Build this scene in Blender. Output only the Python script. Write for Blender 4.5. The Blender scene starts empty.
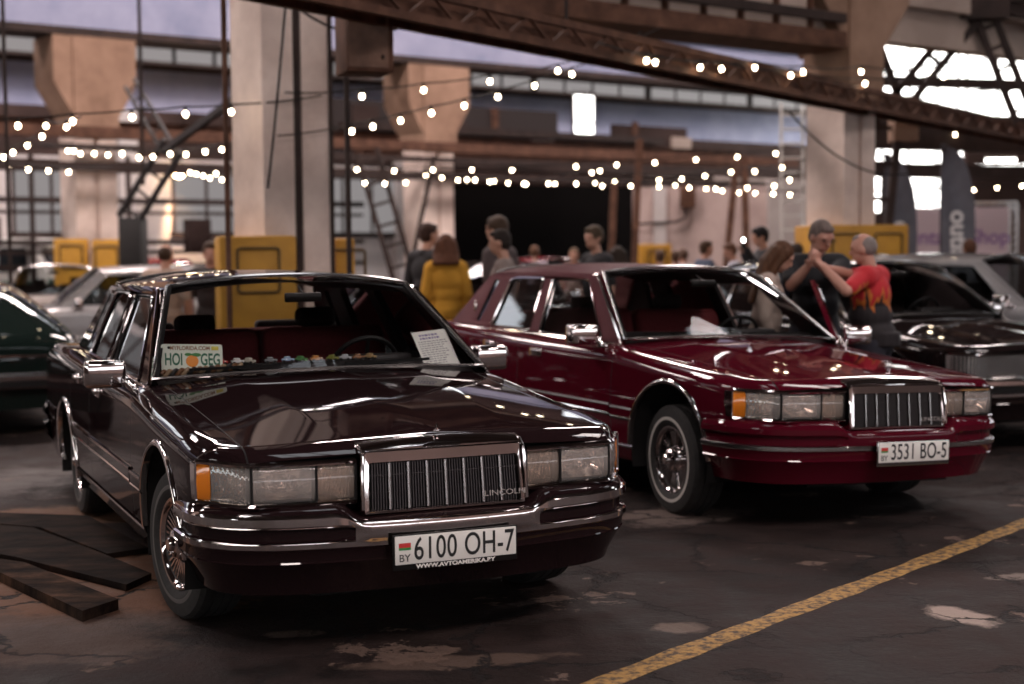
import bpy, bmesh, math, random
import numpy as np
from mathutils import Vector, Matrix, Euler
from mathutils.geometry import tessellate_polygon
random.seed(7)
sc = bpy.context.scene
COL = sc.collection
PI = math.pi

# ------------------------------------------------------------------ helpers
def link(o, parent=None):
    COL.objects.link(o)
    if parent is not None:
        o.parent = parent
    return o

class MB:
    def __init__(s):
        s.v = []; s.f = []; s.m = []
    def add(s, verts, faces, mat):
        b = len(s.v)
        s.v += [tuple(p) for p in verts]
        for k, f in enumerate(faces):
            s.f.append(tuple(b + i for i in f))
            s.m.append(mat[k] if isinstance(mat, list) else mat)
        return s
    def grid(s, rows, mat, closed=False, matf=None):
        n = len(rows[0]); V = [p for r in rows for p in r]; F = []; M = []
        for i in range(len(rows) - 1):
            for j in range(n if closed else n - 1):
                k = (j + 1) % n
                F.append((i*n + j, i*n + k, (i+1)*n + k, (i+1)*n + j))
                M.append(matf(i, j) if matf else mat)
        return s.add(V, F, M)
    def box(s, c, d, mat, rot=None, bev=0.0, seg=2):
        bm = bmesh.new(); bmesh.ops.create_cube(bm, size=1.0)
        for v in bm.verts:
            v.co = Vector((v.co.x*d[0], v.co.y*d[1], v.co.z*d[2]))
        if bev > 0:
            bmesh.ops.bevel(bm, geom=bm.edges[:], offset=min(bev, .49*min(d)), segments=seg, profile=.5, affect='EDGES')
        return s._bm(bm, c, mat, rot)
    def _bm(s, bm, c, mat, rot):
        R = rot if isinstance(rot, Matrix) else (Matrix.Rotation(rot, 3, 'Z') if rot else Matrix.Identity(3))
        bm.verts.index_update()
        V = [R @ v.co + Vector(c) for v in bm.verts]
        F = [[v.index for v in f.verts] for f in bm.faces]
        bm.free()
        return s.add(V, F, mat)
    def ell(s, c, r, mat, rot=None, n=16):
        bm = bmesh.new(); bmesh.ops.create_uvsphere(bm, u_segments=n, v_segments=max(6, n*2//3), radius=1.0)
        for v in bm.verts:
            v.co = Vector((v.co.x*r[0], v.co.y*r[1], v.co.z*r[2]))
        return s._bm(bm, c, mat, rot)
    def cap(s, a, b, ra, rb, mat, n=12):
        a = Vector(a); b = Vector(b); s.ell(a, (ra,)*3, mat, n=n); s.ell(b, (rb,)*3, mat, n=n)
        return s.tube([a, b], [ra, rb], mat, n)
    def tube(s, path, r, mat, n=8, closed=False, caps=True):
        P = [Vector(p) for p in path]; m = len(P)
        rr = r if isinstance(r, (list, tuple)) else [r]*m
        rows = []; nrm = None
        for i in range(m):
            if closed: t = P[(i+1) % m] - P[i-1]
            else: t = P[min(i+1, m-1)] - P[max(i-1, 0)]
            if t.length < 1e-9: t = Vector((0, 0, 1))
            t.normalize()
            if nrm is None:
                a = Vector((0, 0, 1)) if abs(t.z) < .9 else Vector((1, 0, 0))
                nrm = t.cross(a).normalized()
            else:
                nrm = nrm - t*nrm.dot(t)
                if nrm.length < 1e-6: nrm = t.orthogonal()
                nrm.normalize()
            bi = t.cross(nrm)
            rows.append([P[i] + (nrm*math.cos(2*PI*k/n) + bi*math.sin(2*PI*k/n))*rr[i] for k in range(n)])
        if closed: rows.append(rows[0])
        s.grid(rows, mat, closed=True)
        if caps and not closed:
            s.add(rows[0], [tuple(range(n))], mat); s.add(rows[-1], [tuple(range(n))], mat)
        return s
    def bar(s, a, b, w, h, mat):
        """rectangular bar from a to b"""
        a = Vector(a); b = Vector(b); t = (b - a).normalized()
        up = Vector((0, 0, 1)) if abs(t.z) < .95 else Vector((1, 0, 0))
        x = t.cross(up).normalized()*w/2; y = x.cross(t).normalized()*h/2
        V = [a-x-y, a+x-y, a+x+y, a-x+y, b-x-y, b+x-y, b+x+y, b-x+y]
        return s.add(V, [(0,1,2,3),(4,5,6,7),(0,1,5,4),(1,2,6,5),(2,3,7,6),(3,0,4,7)], mat)
    def lathe(s, prof, mat, o=(0,0,0), axis='Z', n=32, sgn=1, matf=None):
        rows = []
        for r, h in prof:
            row = []
            for k in range(n):
                a = 2*PI*k/n; c, d = r*math.cos(a), r*math.sin(a)
                p = (c, d, h) if axis == 'Z' else ((c, sgn*h, d) if axis == 'Y' else (sgn*h, c, d))
                row.append((p[0]+o[0], p[1]+o[1], p[2]+o[2]))
            rows.append(row)
        return s.grid(rows, mat, closed=True, matf=matf)
    def poly(s, loops, fn, mat):
        """flat fill of 2-D loops (outer first, then holes), mapped by fn(a, b) to 3-D"""
        L = [[Vector((a, b, 0)) for a, b in lp] for lp in loops]
        T = tessellate_polygon(L); flat = [p for lp in loops for p in lp]
        return s.add([fn(a, b) for a, b in flat], [tuple(t) for t in T], mat)
    def prism(s, loop, z0, z1, mat, fn=None):
        fn = fn or (lambda a, b, z: (a, b, z))
        n = len(loop)
        s.poly([loop], lambda a, b: fn(a, b, z0), mat); s.poly([loop], lambda a, b: fn(a, b, z1), mat)
        V = [fn(a, b, z0) for a, b in loop] + [fn(a, b, z1) for a, b in loop]
        return s.add(V, [(i, (i+1) % n, n+(i+1) % n, n+i) for i in range(n)], mat)
    def mirror(s, k0=0):
        """adds the y-mirrored copy of everything from face k0 on"""
        V = [(x, -y, z) for x, y, z in s.v]; F = [f[::-1] for f in s.f[k0:]]; M = s.m[k0:]
        return s.add(V, F, list(M)) if F else s
    def mesh(s, name, ang=38, weld=True):
        mats = []
        for m in s.m:
            if m not in mats: mats.append(m)
        me = bpy.data.meshes.new(name)
        me.from_pydata(s.v, [], s.f)
        ix = {m: i for i, m in enumerate(mats)}
        for m in mats: me.materials.append(m)
        me.polygons.foreach_set('material_index', [ix[m] for m in s.m])
        bm = bmesh.new(); bm.from_mesh(me)
        if weld: bmesh.ops.remove_doubles(bm, verts=bm.verts[:], dist=2e-5)
        bmesh.ops.recalc_face_normals(bm, faces=bm.faces[:])
        bm.to_mesh(me); bm.free()
        if ang:
            me.shade_smooth(); me.set_sharp_from_angle(angle=math.radians(ang))
        return me
    def build(s, name, parent=None, ang=38, weld=True):
        return link(bpy.data.objects.new(name, s.mesh(name, ang, weld)), parent)

def tag(o, label=None, cat=None, group=None, kind=None):
    if label: o['label'] = label
    if cat: o['category'] = cat
    if group: o['group'] = group
    if kind: o['kind'] = kind
    return o
def empty(name, loc=(0,0,0), rz=0, **k):
    o = link(bpy.data.objects.new(name, None)); o.location = loc; o.rotation_euler = (0, 0, rz)
    o.empty_display_size = .1
    return tag(o, **k)
def copy_tree(o, parent=None):
    c = o.copy(); COL.objects.link(c)
    if parent is not None: c.parent = parent
    for ch in list(o.children): copy_tree(ch, c)
    return c
def text(name, body, size, mat, M, parent=None, ext=.0008, ax='CENTER', sx=1.0, bold=0.0, sp=1.0):
    cu = bpy.data.curves.new(name, 'FONT'); cu.body = body; cu.size = size; cu.extrude = ext
    cu.align_x = ax; cu.align_y = 'CENTER'; cu.offset = bold; cu.space_character = sp
    cu.materials.append(mat)
    tmp = bpy.data.objects.new(name + '_tmp', cu); COL.objects.link(tmp)
    dg = bpy.context.evaluated_depsgraph_get(); me = bpy.data.meshes.new_from_object(tmp.evaluated_get(dg))
    bpy.data.objects.remove(tmp); bpy.data.curves.remove(cu)
    if not me.materials: me.materials.append(mat)
    o = link(bpy.data.objects.new(name, me), parent)
    o.matrix_local = M @ Matrix.Diagonal((sx, 1, 1, 1))
    return o
def spl(tab):
    tab = sorted(tab); X = np.array([t[0] for t in tab], float); Y = np.array([t[1] for t in tab], float)
    h = np.diff(X); d = np.diff(Y)/h
    m = np.zeros(len(X)); m[0] = d[0]; m[-1] = d[-1]
    for i in range(1, len(X)-1):
        if d[i-1]*d[i] > 0:
            w1 = 2*h[i]+h[i-1]; w2 = h[i]+2*h[i-1]; m[i] = (w1+w2)/(w1/d[i-1]+w2/d[i])
    def f(x):
        if x <= X[0]: return float(Y[0])
        if x >= X[-1]: return float(Y[-1])
        i = int(np.searchsorted(X, x)) - 1; t = (x-X[i])/h[i]
        return float((2*t**3-3*t*t+1)*Y[i] + (t**3-2*t*t+t)*h[i]*m[i] + (3*t*t-2*t**3)*Y[i+1] + (t**3-t*t)*h[i]*m[i+1])
    return f
def sstep(a, b, x):
    t = min(1, max(0, (x-a)/(b-a))); return t*t*(3-2*t)
def rpoly(pts, r, n=4):
    """closed polygon with rounded corners"""
    out = []; N = len(pts)
    for i in range(N):
        p = Vector(pts[i]); a = Vector(pts[i-1]); b = Vector(pts[(i+1) % N])
        ri = r[i] if isinstance(r, (list, tuple)) else r
        if ri <= 0: out.append(tuple(p)); continue
        da = (a-p); db = (b-p); q = min(ri, .45*da.length, .45*db.length)
        A = p + da.normalized()*q; B = p + db.normalized()*q
        for k in range(n+1):
            t = k/n; out.append(tuple(A*(1-t)**2 + p*2*t*(1-t) + B*t*t))
    return out

# ------------------------------------------------------------------ materials
MATS = {}
def mat(name, col, rough=.5, metal=0.0, coat=0.0, spec=.5, emit=None, es=0.0):
    if name in MATS: return MATS[name]
    m = bpy.data.materials.new(name); m.use_nodes = True
    b = m.node_tree.nodes['Principled BSDF']
    b.inputs['Base Color'].default_value = (*col, 1); b.inputs['Roughness'].default_value = rough
    b.inputs['Metallic'].default_value = metal; b.inputs['Coat Weight'].default_value = coat
    b.inputs['Coat Roughness'].default_value = .03
    b.inputs['Specular IOR Level'].default_value = spec
    if emit:
        b.inputs['Emission Color'].default_value = (*emit, 1); b.inputs['Emission Strength'].default_value = es
    MATS[name] = m
    return m
def nodes(m): return m.node_tree.nodes, m.node_tree.links, m.node_tree.nodes['Principled BSDF']
def noisy(name, c1, c2, scale=4, rough=.8, detail=6, bump=0.0, lo=.35, hi=.65, stretch=(1,1,1), metal=0.0, c3=None, spec=.5):
    """base colour mottled by noise in object space"""
    if name in MATS: return MATS[name]
    m = mat(name, c1, rough, metal, spec=spec); N, L, b = nodes(m)
    tc = N.new('ShaderNodeTexCoord'); mp = N.new('ShaderNodeMapping'); mp.inputs['Scale'].default_value = stretch
    nz = N.new('ShaderNodeTexNoise'); nz.inputs['Scale'].default_value = scale; nz.inputs['Detail'].default_value = detail
    nz.inputs['Roughness'].default_value = .62
    rp = N.new('ShaderNodeValToRGB'); e = rp.color_ramp.elements
    e[0].position = lo; e[0].color = (*c1, 1); e[1].position = hi; e[1].color = (*c2, 1)
    if c3:
        x = e.new(min(.98, hi+.14)); x.color = (*c3, 1)
    L.new(tc.outputs['Object'], mp.inputs['Vector']); L.new(mp.outputs['Vector'], nz.inputs['Vector'])
    L.new(nz.outputs['Fac'], rp.inputs['Fac']); L.new(rp.outputs['Color'], b.inputs['Base Color'])
    if bump:
        bp = N.new('ShaderNodeBump'); bp.inputs['Strength'].default_value = bump; bp.inputs['Distance'].default_value = .02
        L.new(nz.outputs['Fac'], bp.inputs['Height']); L.new(bp.outputs['Normal'], b.inputs['Normal'])
    return m
def glass(name, tint, refl=1.5):
    if name in MATS: return MATS[name]
    m = bpy.data.materials.new(name); m.use_nodes = True; N = m.node_tree.nodes; L = m.node_tree.links; N.clear()
    out = N.new('ShaderNodeOutputMaterial'); mx = N.new('ShaderNodeMixShader'); fr = N.new('ShaderNodeFresnel')
    fr.inputs['IOR'].default_value = refl
    tr = N.new('ShaderNodeBsdfTransparent'); tr.inputs['Color'].default_value = (*tint, 1)
    gl = N.new('ShaderNodeBsdfGlossy'); gl.inputs['Roughness'].default_value = .015; gl.inputs['Color'].default_value = (.95, .97, 1, 1)
    L.new(fr.outputs[0], mx.inputs[0]); L.new(tr.outputs[0], mx.inputs[1]); L.new(gl.outputs[0], mx.inputs[2]); L.new(mx.outputs[0], out.inputs[0])
    MATS[name] = m
    return m
def lens_mat(name, tint):
    """ribbed moulded lamp lens: thin tinted, glossy"""
    if name in MATS: return MATS[name]
    m = glass(name, tint, 1.5); N = m.node_tree.nodes; L = m.node_tree.links
    tc = N.new('ShaderNodeTexCoord'); wv = N.new('ShaderNodeTexWave'); wv.bands_direction = 'Y'; wv.inputs['Scale'].default_value = 22
    wv.inputs['Distortion'].default_value = .6
    bp = N.new('ShaderNodeBump'); bp.inputs['Strength'].default_value = .35; bp.inputs['Distance'].default_value = .004
    L.new(tc.outputs['Object'], wv.inputs['Vector']); L.new(wv.outputs['Fac'], bp.inputs['Height'])
    tr = next(n for n in N if n.type == 'BSDF_TRANSPARENT'); mx0 = next(n for n in N if n.type == 'MIX_SHADER')
    df = N.new('ShaderNodeBsdfDiffuse'); df.inputs['Color'].default_value = (*tint, 1); mk = N.new('ShaderNodeMixShader'); mk.inputs[0].default_value = .24
    L.new(tr.outputs[0], mk.inputs[1]); L.new(df.outputs[0], mk.inputs[2]); L.new(mk.outputs[0], mx0.inputs[1])
    for n in N:
        if n.type in ('BSDF_GLOSSY', 'FRESNEL'): L.new(bp.outputs['Normal'], n.inputs['Normal'])
    return m
def emis(name, col, s):
    if name in MATS: return MATS[name]
    m = mat(name, (0, 0, 0), .6, emit=col, es=s)
    return m

CHROME = mat('chrome', (.80, .74, .73), .07, 1.0)
DCHROME = mat('dull_chrome', (.50, .48, .47), .22, 1.0)
RUBBER = noisy('tyre_rubber', (.012, .011, .011), (.022, .020, .019), 30, .75)
BLACK = mat('black_plastic', (.008, .007, .007), .5, spec=.22)
REARGL = glass('rear_window_glass', (.80, .82, .82), 1.12)
GAP = mat('panel_gap', (.003, .003, .003), .9)
WELL = mat('wheel_well', (.006, .005, .005), .95)
WINDSH = glass('windshield_glass', (.86, .88, .88), 1.30)
SIDEGL = glass('side_window_glass', (.42, .46, .47), 1.55)
LENS = lens_mat('clear_lens', (.90, .82, .77))
AMBER = mat('amber_lens', (.85, .24, .02), .18, coat=.6)
PINK = lens_mat('signal_lens', (.85, .70, .60))
REDLENS = mat('red_lens', (.30, .012, .012), .15, coat=.5)
REFL = mat('lamp_reflector', (.75, .70, .66), .22, 1.0)
WHITEW = mat('whitewall_rubber', (.55, .52, .48), .6)
GREYW = mat('faded_whitewall_rubber', (.10, .09, .085), .6)
PLATEW = mat('plate_white', (.78, .76, .72), .45)
PLATEK = mat('plate_lettering_black', (.012, .012, .012), .5)
PLATER = mat('plate_red', (.55, .03, .03), .5)
PLATEG = mat('plate_green', (.03, .25, .06), .5)
def paint(name, col, flake=(0, 0, 0)):
    m = mat(name, col, .45, 0.0, coat=.9, spec=.0); m.node_tree.nodes['Principled BSDF'].inputs['Coat IOR'].default_value = 1.42
    return m
P_BLACK = paint('black_cherry_paint', (.0135, .0066, .0074))
P_RED = paint('burgundy_paint', (.072, .0038, .0110))
P_DARK = paint('dark_brown_paint', (.012, .008, .008))
P_GREEN = paint('dark_green_paint', (.008, .014, .012))
P_SILVER = mat('silver_paint', (.42, .40, .40), .28, .55, coat=1.0)
P_SILVER2 = mat('pale_silver_paint', (.50, .49, .50), .28, .45, coat=1.0)
P_BEIGE = mat('beige_paint', (.33, .28, .25), .35, .3, coat=.8)
P_REDCAR = paint('bright_red_paint', (.25, .012, .02))
P_WHITE = paint('white_paint', (.60, .58, .55))
VINYL = noisy('burgundy_vinyl', (.065, .007, .013), (.090, .012, .019), 260, .6, bump=.25, spec=.14)
SEATR = noisy('burgundy_velour', (.15, .016, .020), (.20, .024, .028), 60, .85)
SEATK = noisy('dark_velour', (.022, .012, .012), (.032, .018, .017), 60, .85)
DASHM = mat('dashboard_vinyl', (.012, .008, .008), .55)
# ------------------------------------------------------------------ the car (metres; x forward from the front axle, y to the car's own left, z up)
ZC = spl([(-4.52,.93),(-4.42,.985),(-4.2,1.025),(-3.9,1.04),(-3.4,1.05),(-2.6,1.045),(-1.5,1.04),(-.7,1.028),(-.3,.995),(.08,.961),(.45,.918),(.81,.870),(.90,.862),(.935,.853),(.955,.835)])
ZK = spl([(-4.52,.93),(-4.42,.98),(-4.2,1.018),(-3.9,1.035),(-3.4,1.045),(-1.5,1.03),(-.7,1.016),(-.3,.985),(.08,.952),(.45,.910),(.81,.862),(.90,.846),(.935,.832),(.955,.812)])
YK = spl([(-4.5,.5),(-.7,.47),(-.2,.45),(.1,.435),(.5,.40),(.95,.355)])
ZS = spl([(-4.52,.93),(-4.42,.97),(-4.2,1.005),(-3.9,1.025),(-3.4,1.035),(-2.6,1.02),(-1.9,1.0),(-1.3,.99),(-.7,.982),(-.22,.942),(.15,.908),(.5,.876),(.80,.850),(.88,.842),(.925,.826),(.945,.808),(.955,.793)])
YS = spl([(-4.5,.76),(-3.6,.80),(-3.2,.845),(-2.0,.855),(-1.0,.85),(-.7,.81),(-.2,.795),(.5,.79),(.95,.79)])
ZF = spl([(-4.52,.93),(-4.42,.965),(-4.2,1.0),(-3.9,1.02),(-3.4,1.028),(-2.6,1.01),(-1.9,.99),(-1.3,.98),(-.7,.970),(-.35,.94),(.0,.905),(.4,.873),(.7,.852),(.85,.842),(.92,.822),(.955,.790)])
YW = spl([(-4.5,.93),(-4.2,.955),(-3.6,.98),(-3.0,.988),(-1.5,.990),(-.3,.988),(.2,.984),(.6,.970),(.955,.950)])
def xfront(y):
    return XF(abs(y))
XF = spl([(0,.957),(.36,.955),(.55,.950),(.70,.934),(.77,.920),(.82,.880),(.88,.790),(.94,.690),(.99,.64)])
_zk, _zs = ZK, ZS
def _roll(x, d): return d*max(0, (x-.85)/.105)**2.2
PK = np.polyfit([-.7,-.3,.08,.45,.81], [1.016,.985,.952,.910,.864], 2); PS = np.polyfit([-.7,-.22,.15,.5,.82], [.982,.942,.908,.877,.849], 2)
_zc = ZC
def ZK(x): return float(np.polyval(PK, x)) - _roll(x, .035) if x > -.7 else _zk(x)
def ZS(x): return float(np.polyval(PS, x)) - _roll(x, .042) if x > -.7 else _zs(x)
def ZC(x): return ZK(x) + .011 if x > -.7 else _zc(x)
def ctrl(s):
    w = YW(s); e = .12*sstep(.42, .55, s)
    zf = ZF(s)
    return [((0, ZC(s)), 0), ((YK(s), ZK(s)), .018), ((YS(s)-.003, ZS(s)), 0), ((YS(s)+.003, ZS(s)), 0),
            ((w-.068, zf), .035), ((w-.012, zf-.06), .035), ((w, .60), .12), ((w-.022, .34+e), .03), ((w-.06, .24+e), .02), ((.55, .22+e), 0)]
SEGN = [6, 6, 1, 4, 2, 12, 12, 3, 2]
CN = 4
def section(s):
    """list of (y, z, seg) along the half profile"""
    P = ctrl(s); out = []
    cuts = []
    for i, (p, r) in enumerate(P):
        p = Vector(p)
        if r > 0 and 0 < i < len(P)-1:
            a = Vector(P[i-1][0])-p; b = Vector(P[i+1][0])-p
            q = min(r, .45*a.length, .45*b.length)
            cuts.append((p + a.normalized()*q, p, p + b.normalized()*q))
        else: cuts.append((p, p, p))
    for i in range(len(P)-1):
        A = cuts[i][2]; B = cuts[i+1][0]; n = SEGN[i]
        for k in range(n):
            q = A.lerp(B, k/n); out.append((q.x, q.y, i))
        a, p, b = cuts[i+1]
        if (a-b).length > 1e-6:
            for k in range(CN):
                t = k/CN; q = a*(1-t)**2 + p*2*t*(1-t) + b*t*t
                out.append((q.x, q.y, i if k < CN/2 else i+1))
    out.append((P[-1][0][0], P[-1][0][1], len(P)-2))
    return out
def warp(s, y):
    r = max(0, min(1, (s-.40)/.555))**1.6
    x = s - r*(.957 - xfront(y))
    if s < -3.9:
        r = min(1, (-3.9-s)/.6)**1.6; x += r*max(0, abs(y)-.55)**2*.9
    return x
def side_y(x, z):
    S = [(y, zz) for y, zz, g in section(x) if g >= 4]
    for i in range(len(S)-1):
        if S[i][1] >= z >= S[i+1][1]:
            t = (S[i][1]-z)/max(1e-6, S[i][1]-S[i+1][1]); return S[i][0] + t*(S[i+1][0]-S[i][0])
    return S[0][0] if z > S[0][1] else S[-1][0]
ARCH = [(.05, .36, .42), (-2.982, .30, .415)]
DOOR = [-.60, -1.93, -2.70]
def stations():
    S = set(np.round(np.arange(-4.48, .90, .03), 4).tolist())
    for d in DOOR:
        S = {s for s in S if abs(s-d) > .012}; S |= {round(d-.003, 4), round(d+.003, 4)}
    S = {s for s in S if abs(s+.66) > .012 and abs(s+.70) > .012 and abs(s+3.40) > .012}
    S |= {-4.52, -4.50, -.66, -.70, -3.40, .90, .915, .93, .94, .948, .955}
    return sorted(S)
STN = stations()
SECT = [section(s) for s in STN]
def greenhouse_y(z): return .883 - (z-1.0)*.43

def make_shell(P, root, dropdoor=False):
    """the painted lower shell, split in hood, trunk lid, doors and the rest"""
    reg = {}
    def R(k):
        if k not in reg: reg[k] = MB()
        return reg[k]
    nj = len(SECT[0])
    pos = []
    for s, S in zip(STN, SECT):
        pos.append([[warp(s, y), y, z] for y, z, g in S])
    inside = [[None]*nj for _ in STN]
    for i in range(len(STN)):
        for j in range(nj):
            g = SECT[i][j][2]; x, y, z = pos[i][j]
            if g >= 4 and (y > .84 or g >= 7):
                for a in range(2):
                    cx, cz, r = ARCH[a]
                    if (abs(x-cx) < r if z < cz else (x-cx)**2+(z-cz)**2 < r*r): inside[i][j] = a
    keep = {}
    for i in range(len(STN)-1):
        for j in range(nj-1):
            q = [(i, j), (i, j+1), (i+1, j+1), (i+1, j)]
            if any(inside[a][b] is None for a, b in q): keep[(i, j)] = q
    snap = set()
    for q in keep.values():
        for a, b in q:
            if inside[a][b] is not None: snap.add((a, b))
    for a, b in snap:
        cx, cz, r = ARCH[inside[a][b]]; x, y, z = pos[a][b]
        dx, dz = x-cx, z-cz; L = math.hypot(dx, dz) or 1e-6
        if z < cz: pos[a][b] = [cx + math.copysign(r, dx), y, z]; continue
        nx, nz = cx+dx*r/L, cz+dz*r/L
        if nz > .24: pos[a][b] = [nx, side_y(min(nx, .9), nz) if nx < .4 else y, nz]
        else: pos[a][b] = [nx, y, nz]
    for (i, j), q in keep.items():
        s = .5*(STN[i]+STN[i+1]); g = SECT[i][j][2]
        m = P['paint']; k = 'body_shell'
        if s > .44 and g >= 6: m = BLACK  # shade under the front bumper painted black on the lower body
        if g <= 2 and -3.40 < s < -.66:
            if s < -.70: continue
            m = BLACK
        elif g in (0, 1) and s > -.66: k = 'hood'
        elif g in (0, 1) and s < -3.40: k = 'trunk_lid'
        elif g == 2: m = GAP
        elif g >= 3 and g <= 6 and any(abs(s-d) < .0031 for d in DOOR): m = GAP
        elif 3 <= g <= 6 and DOOR[1] < s < DOOR[0]: k = 'front'
        elif 3 <= g <= 6 and DOOR[2] < s < DOOR[1]: k = 'rear'
        for sy in (1, -1):
            kk = k + ('L' if sy > 0 else 'R') if k in ('front', 'rear') else k
            V = [(pos[a][b][0], sy*pos[a][b][1], pos[a][b][2]) for a, b in q]
            R(kk).add(V, [(0, 1, 2, 3)], m)
    # front header panel and tail panel
    b = R('body_shell')
    last = [p for p, (y, z, g) in zip(pos[-1], SECT[-1]) if z > .62]
    for sy in (1, -1):
        for p, q in zip(last[:-1], last[1:]):
            b.grid([[(p[0], sy*p[1], p[2]), (p[0]-.10, sy*p[1]*.97, p[2]-.004), (p[0]-.10, sy*p[1]*.97, .50)], [(q[0], sy*q[1], q[2]), (q[0]-.10, sy*q[1]*.97, q[2]-.004), (q[0]-.10, sy*q[1]*.97, .50)]], GAP)
    t = pos[0]
    b.add([tuple(p) for p in t] + [(p[0], -p[1], p[2]) for p in t[1:]][::-1], [tuple(range(2*len(t)-1))], P['paint'])
    # underbody
    b.box((-1.75, 0, .34), (5.2, 1.05, .22), WELL)
    b.box((-1.5, 0, .40), (2.0, 1.84, .14), WELL)
    out = {}
    for k, mb in reg.items():
        nm = {'frontL': 'front_door', 'frontR': 'front_door', 'rearL': 'rear_door', 'rearR': 'rear_door'}.get(k, k)
        out[k] = mb.build(nm, root, ang=50)
    for cx, cz, r in ARCH:
        for sy in (1, -1):
            w = MB(); rows = []
            for yy in (.955, .60):
                rows.append([(cx + (r+.008)*math.cos(a), sy*yy, max(.215, cz + (r+.008)*math.sin(a))) for a in np.linspace(-.34, PI+.34, 28)])
            rows.append([(cx, sy*.60, .22)]*28)
            w.grid(rows, WELL).build('wheel_well', root)
    return out

def wheel(root, x, y, zoff, ww, detail=True, steer=0.0):
    sg = 1 if y > 0 else -1
    R = .335
    n = 48 if detail else 24
    tp = [(.215,-.09),(.235,-.105),(.285,-.112),(.318,-.104),(.333,-.085),(.335,-.05),(.331,-.048),(.331,-.040),(.335,-.038),(.335,-.006),(.331,-.004),(.331,.004),(.335,.006),(.335,.038),(.331,.040),(.331,.048),(.335,.05),(.333,.085),(.318,.104),(.29,.111),(.262,.1125),(.258,.1135),(.243,.1135),(.239,.1125),(.225,.108),(.212,.098),(.205,.08)]
    c = MB()
    cov = [(.0,.085),(.05,.084),(.075,.078),(.085,.062),(.10,.058),(.172,.064),(.180,.084),(.195,.098),(.206,.100),(.210,.092),(.205,.08)]
    c.lathe(cov, DCHROME, axis='Y', n=n, sgn=sg, matf=lambda i, j: (CHROME if i < 3 or i > 5 else mat('wheel_cover_recess', (.022, .020, .020), .6)))
    if detail:
        for k in range(40):
            a = 2*PI*k/40; ca, sa = math.cos(a), math.sin(a)
            c.bar((ca*.088, sg*.069, sa*.088), (ca*.176, sg*.078, sa*.176), .0055, .010, CHROME)
    o = c.build('wheel', root, ang=30)
    o.location = (x, y - sg*.1125, R + zoff); o.rotation_euler = (0, 0, steer)
    MB().lathe(tp, RUBBER, axis='Y', n=n, sgn=sg, matf=lambda i, j: ww if 20 <= i <= 21 else RUBBER).build('tyre', o, ang=30)
    if detail:
        MB().lathe([(.0,.142),(.024,.142),(.032,.136),(.036,.122),(.058,.116),(.068,.106),(.072,.080),(.072,.07)], CHROME, axis='Y', n=24, sgn=sg).build('hub_cap', o, ang=30)
    return o

BUMP = [(.45,-.988),(.60,-.985),(.72,-.965),(.82,-.915),(.90,-.845),(.955,-.76),(.995,-.66),(1.02,-.55),(1.04,-.42),(1.055,-.30),(1.068,-.15),(1.072,0)]
def bumper_path(rear=False):
    fx = spl([(i, p[0]) for i, p in enumerate(BUMP)]); fy = spl([(i, p[1]) for i, p in enumerate(BUMP)])
    T = np.linspace(0, len(BUMP)-1, 40)
    h = [(fx(t), fy(t)) for t in T]
    return h + [(x, -y) for x, y in h[:-1]][::-1]
def bumper(root, P, rear=False):
    path = bumper_path(); n = len(path)
    #        outer profile (d, z)                 centre profile
    OUT = [(-.16,.645),(-.10,.640),(-.03,.612),(-.005,.590),(.004,.575),(.006,.545),(-.001,.536),(-.020,.533),(-.020,.486),(-.002,.482),(.006,.476),(.006,.456),(-.002,.449),(-.010,.430),(-.013,.402),(-.010,.396),(-.030,.37),(-.070,.30),(-.085,.26),(-.16,.25)]
    CEN = [(-.16,.575),(-.10,.572),(-.03,.560),(-.005,.552),(.004,.545),(.006,.538),(.008,.53),(.008,.515),(.008,.50),(.008,.482),(.006,.476),(.006,.456),(-.002,.449),(-.010,.430),(-.013,.402),(-.010,.396),(-.030,.37),(-.070,.30),(-.085,.26),(-.16,.25)]
    rows = []; wts = []
    for i, (x, y) in enumerate(path):
        a = path[max(0, i-1)]; b = path[min(n-1, i+1)]
        tx, ty = b[0]-a[0], b[1]-a[1]; L = math.hypot(tx, ty); nx, ny = ty/L, -tx/L
        if nx*1+ny*0 < 0 and abs(y) < .5: nx, ny = -nx, -ny
        w = 0 if rear else 1 - sstep(.37, .46, abs(y)); wts.append(w)
        row = []
        for (d0, z0), (d1, z1) in zip(OUT, CEN):
            d = d0 + (d1-d0)*w; z = z0 + (z1-z0)*w
            xx = x + nx*d
            row.append(((-3.49 - xx) if rear else xx, y + ny*d, z))
        rows.append(row)
    st = P['bump']
    def mf(i, j):
        w = .5*(wts[i] + wts[min(i+1, n-1)])
        if j < 3: return st[0]
        if j < 6: return st[1]
        if j < 9: return st[1] if (w > .5) else st[2]
        if j < 12: return st[3]
        return st[4]
    mb = MB().grid(rows, CHROME, matf=mf)
    return mb.build('rear_bumper' if rear else 'front_bumper', root, ang=24)

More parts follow.
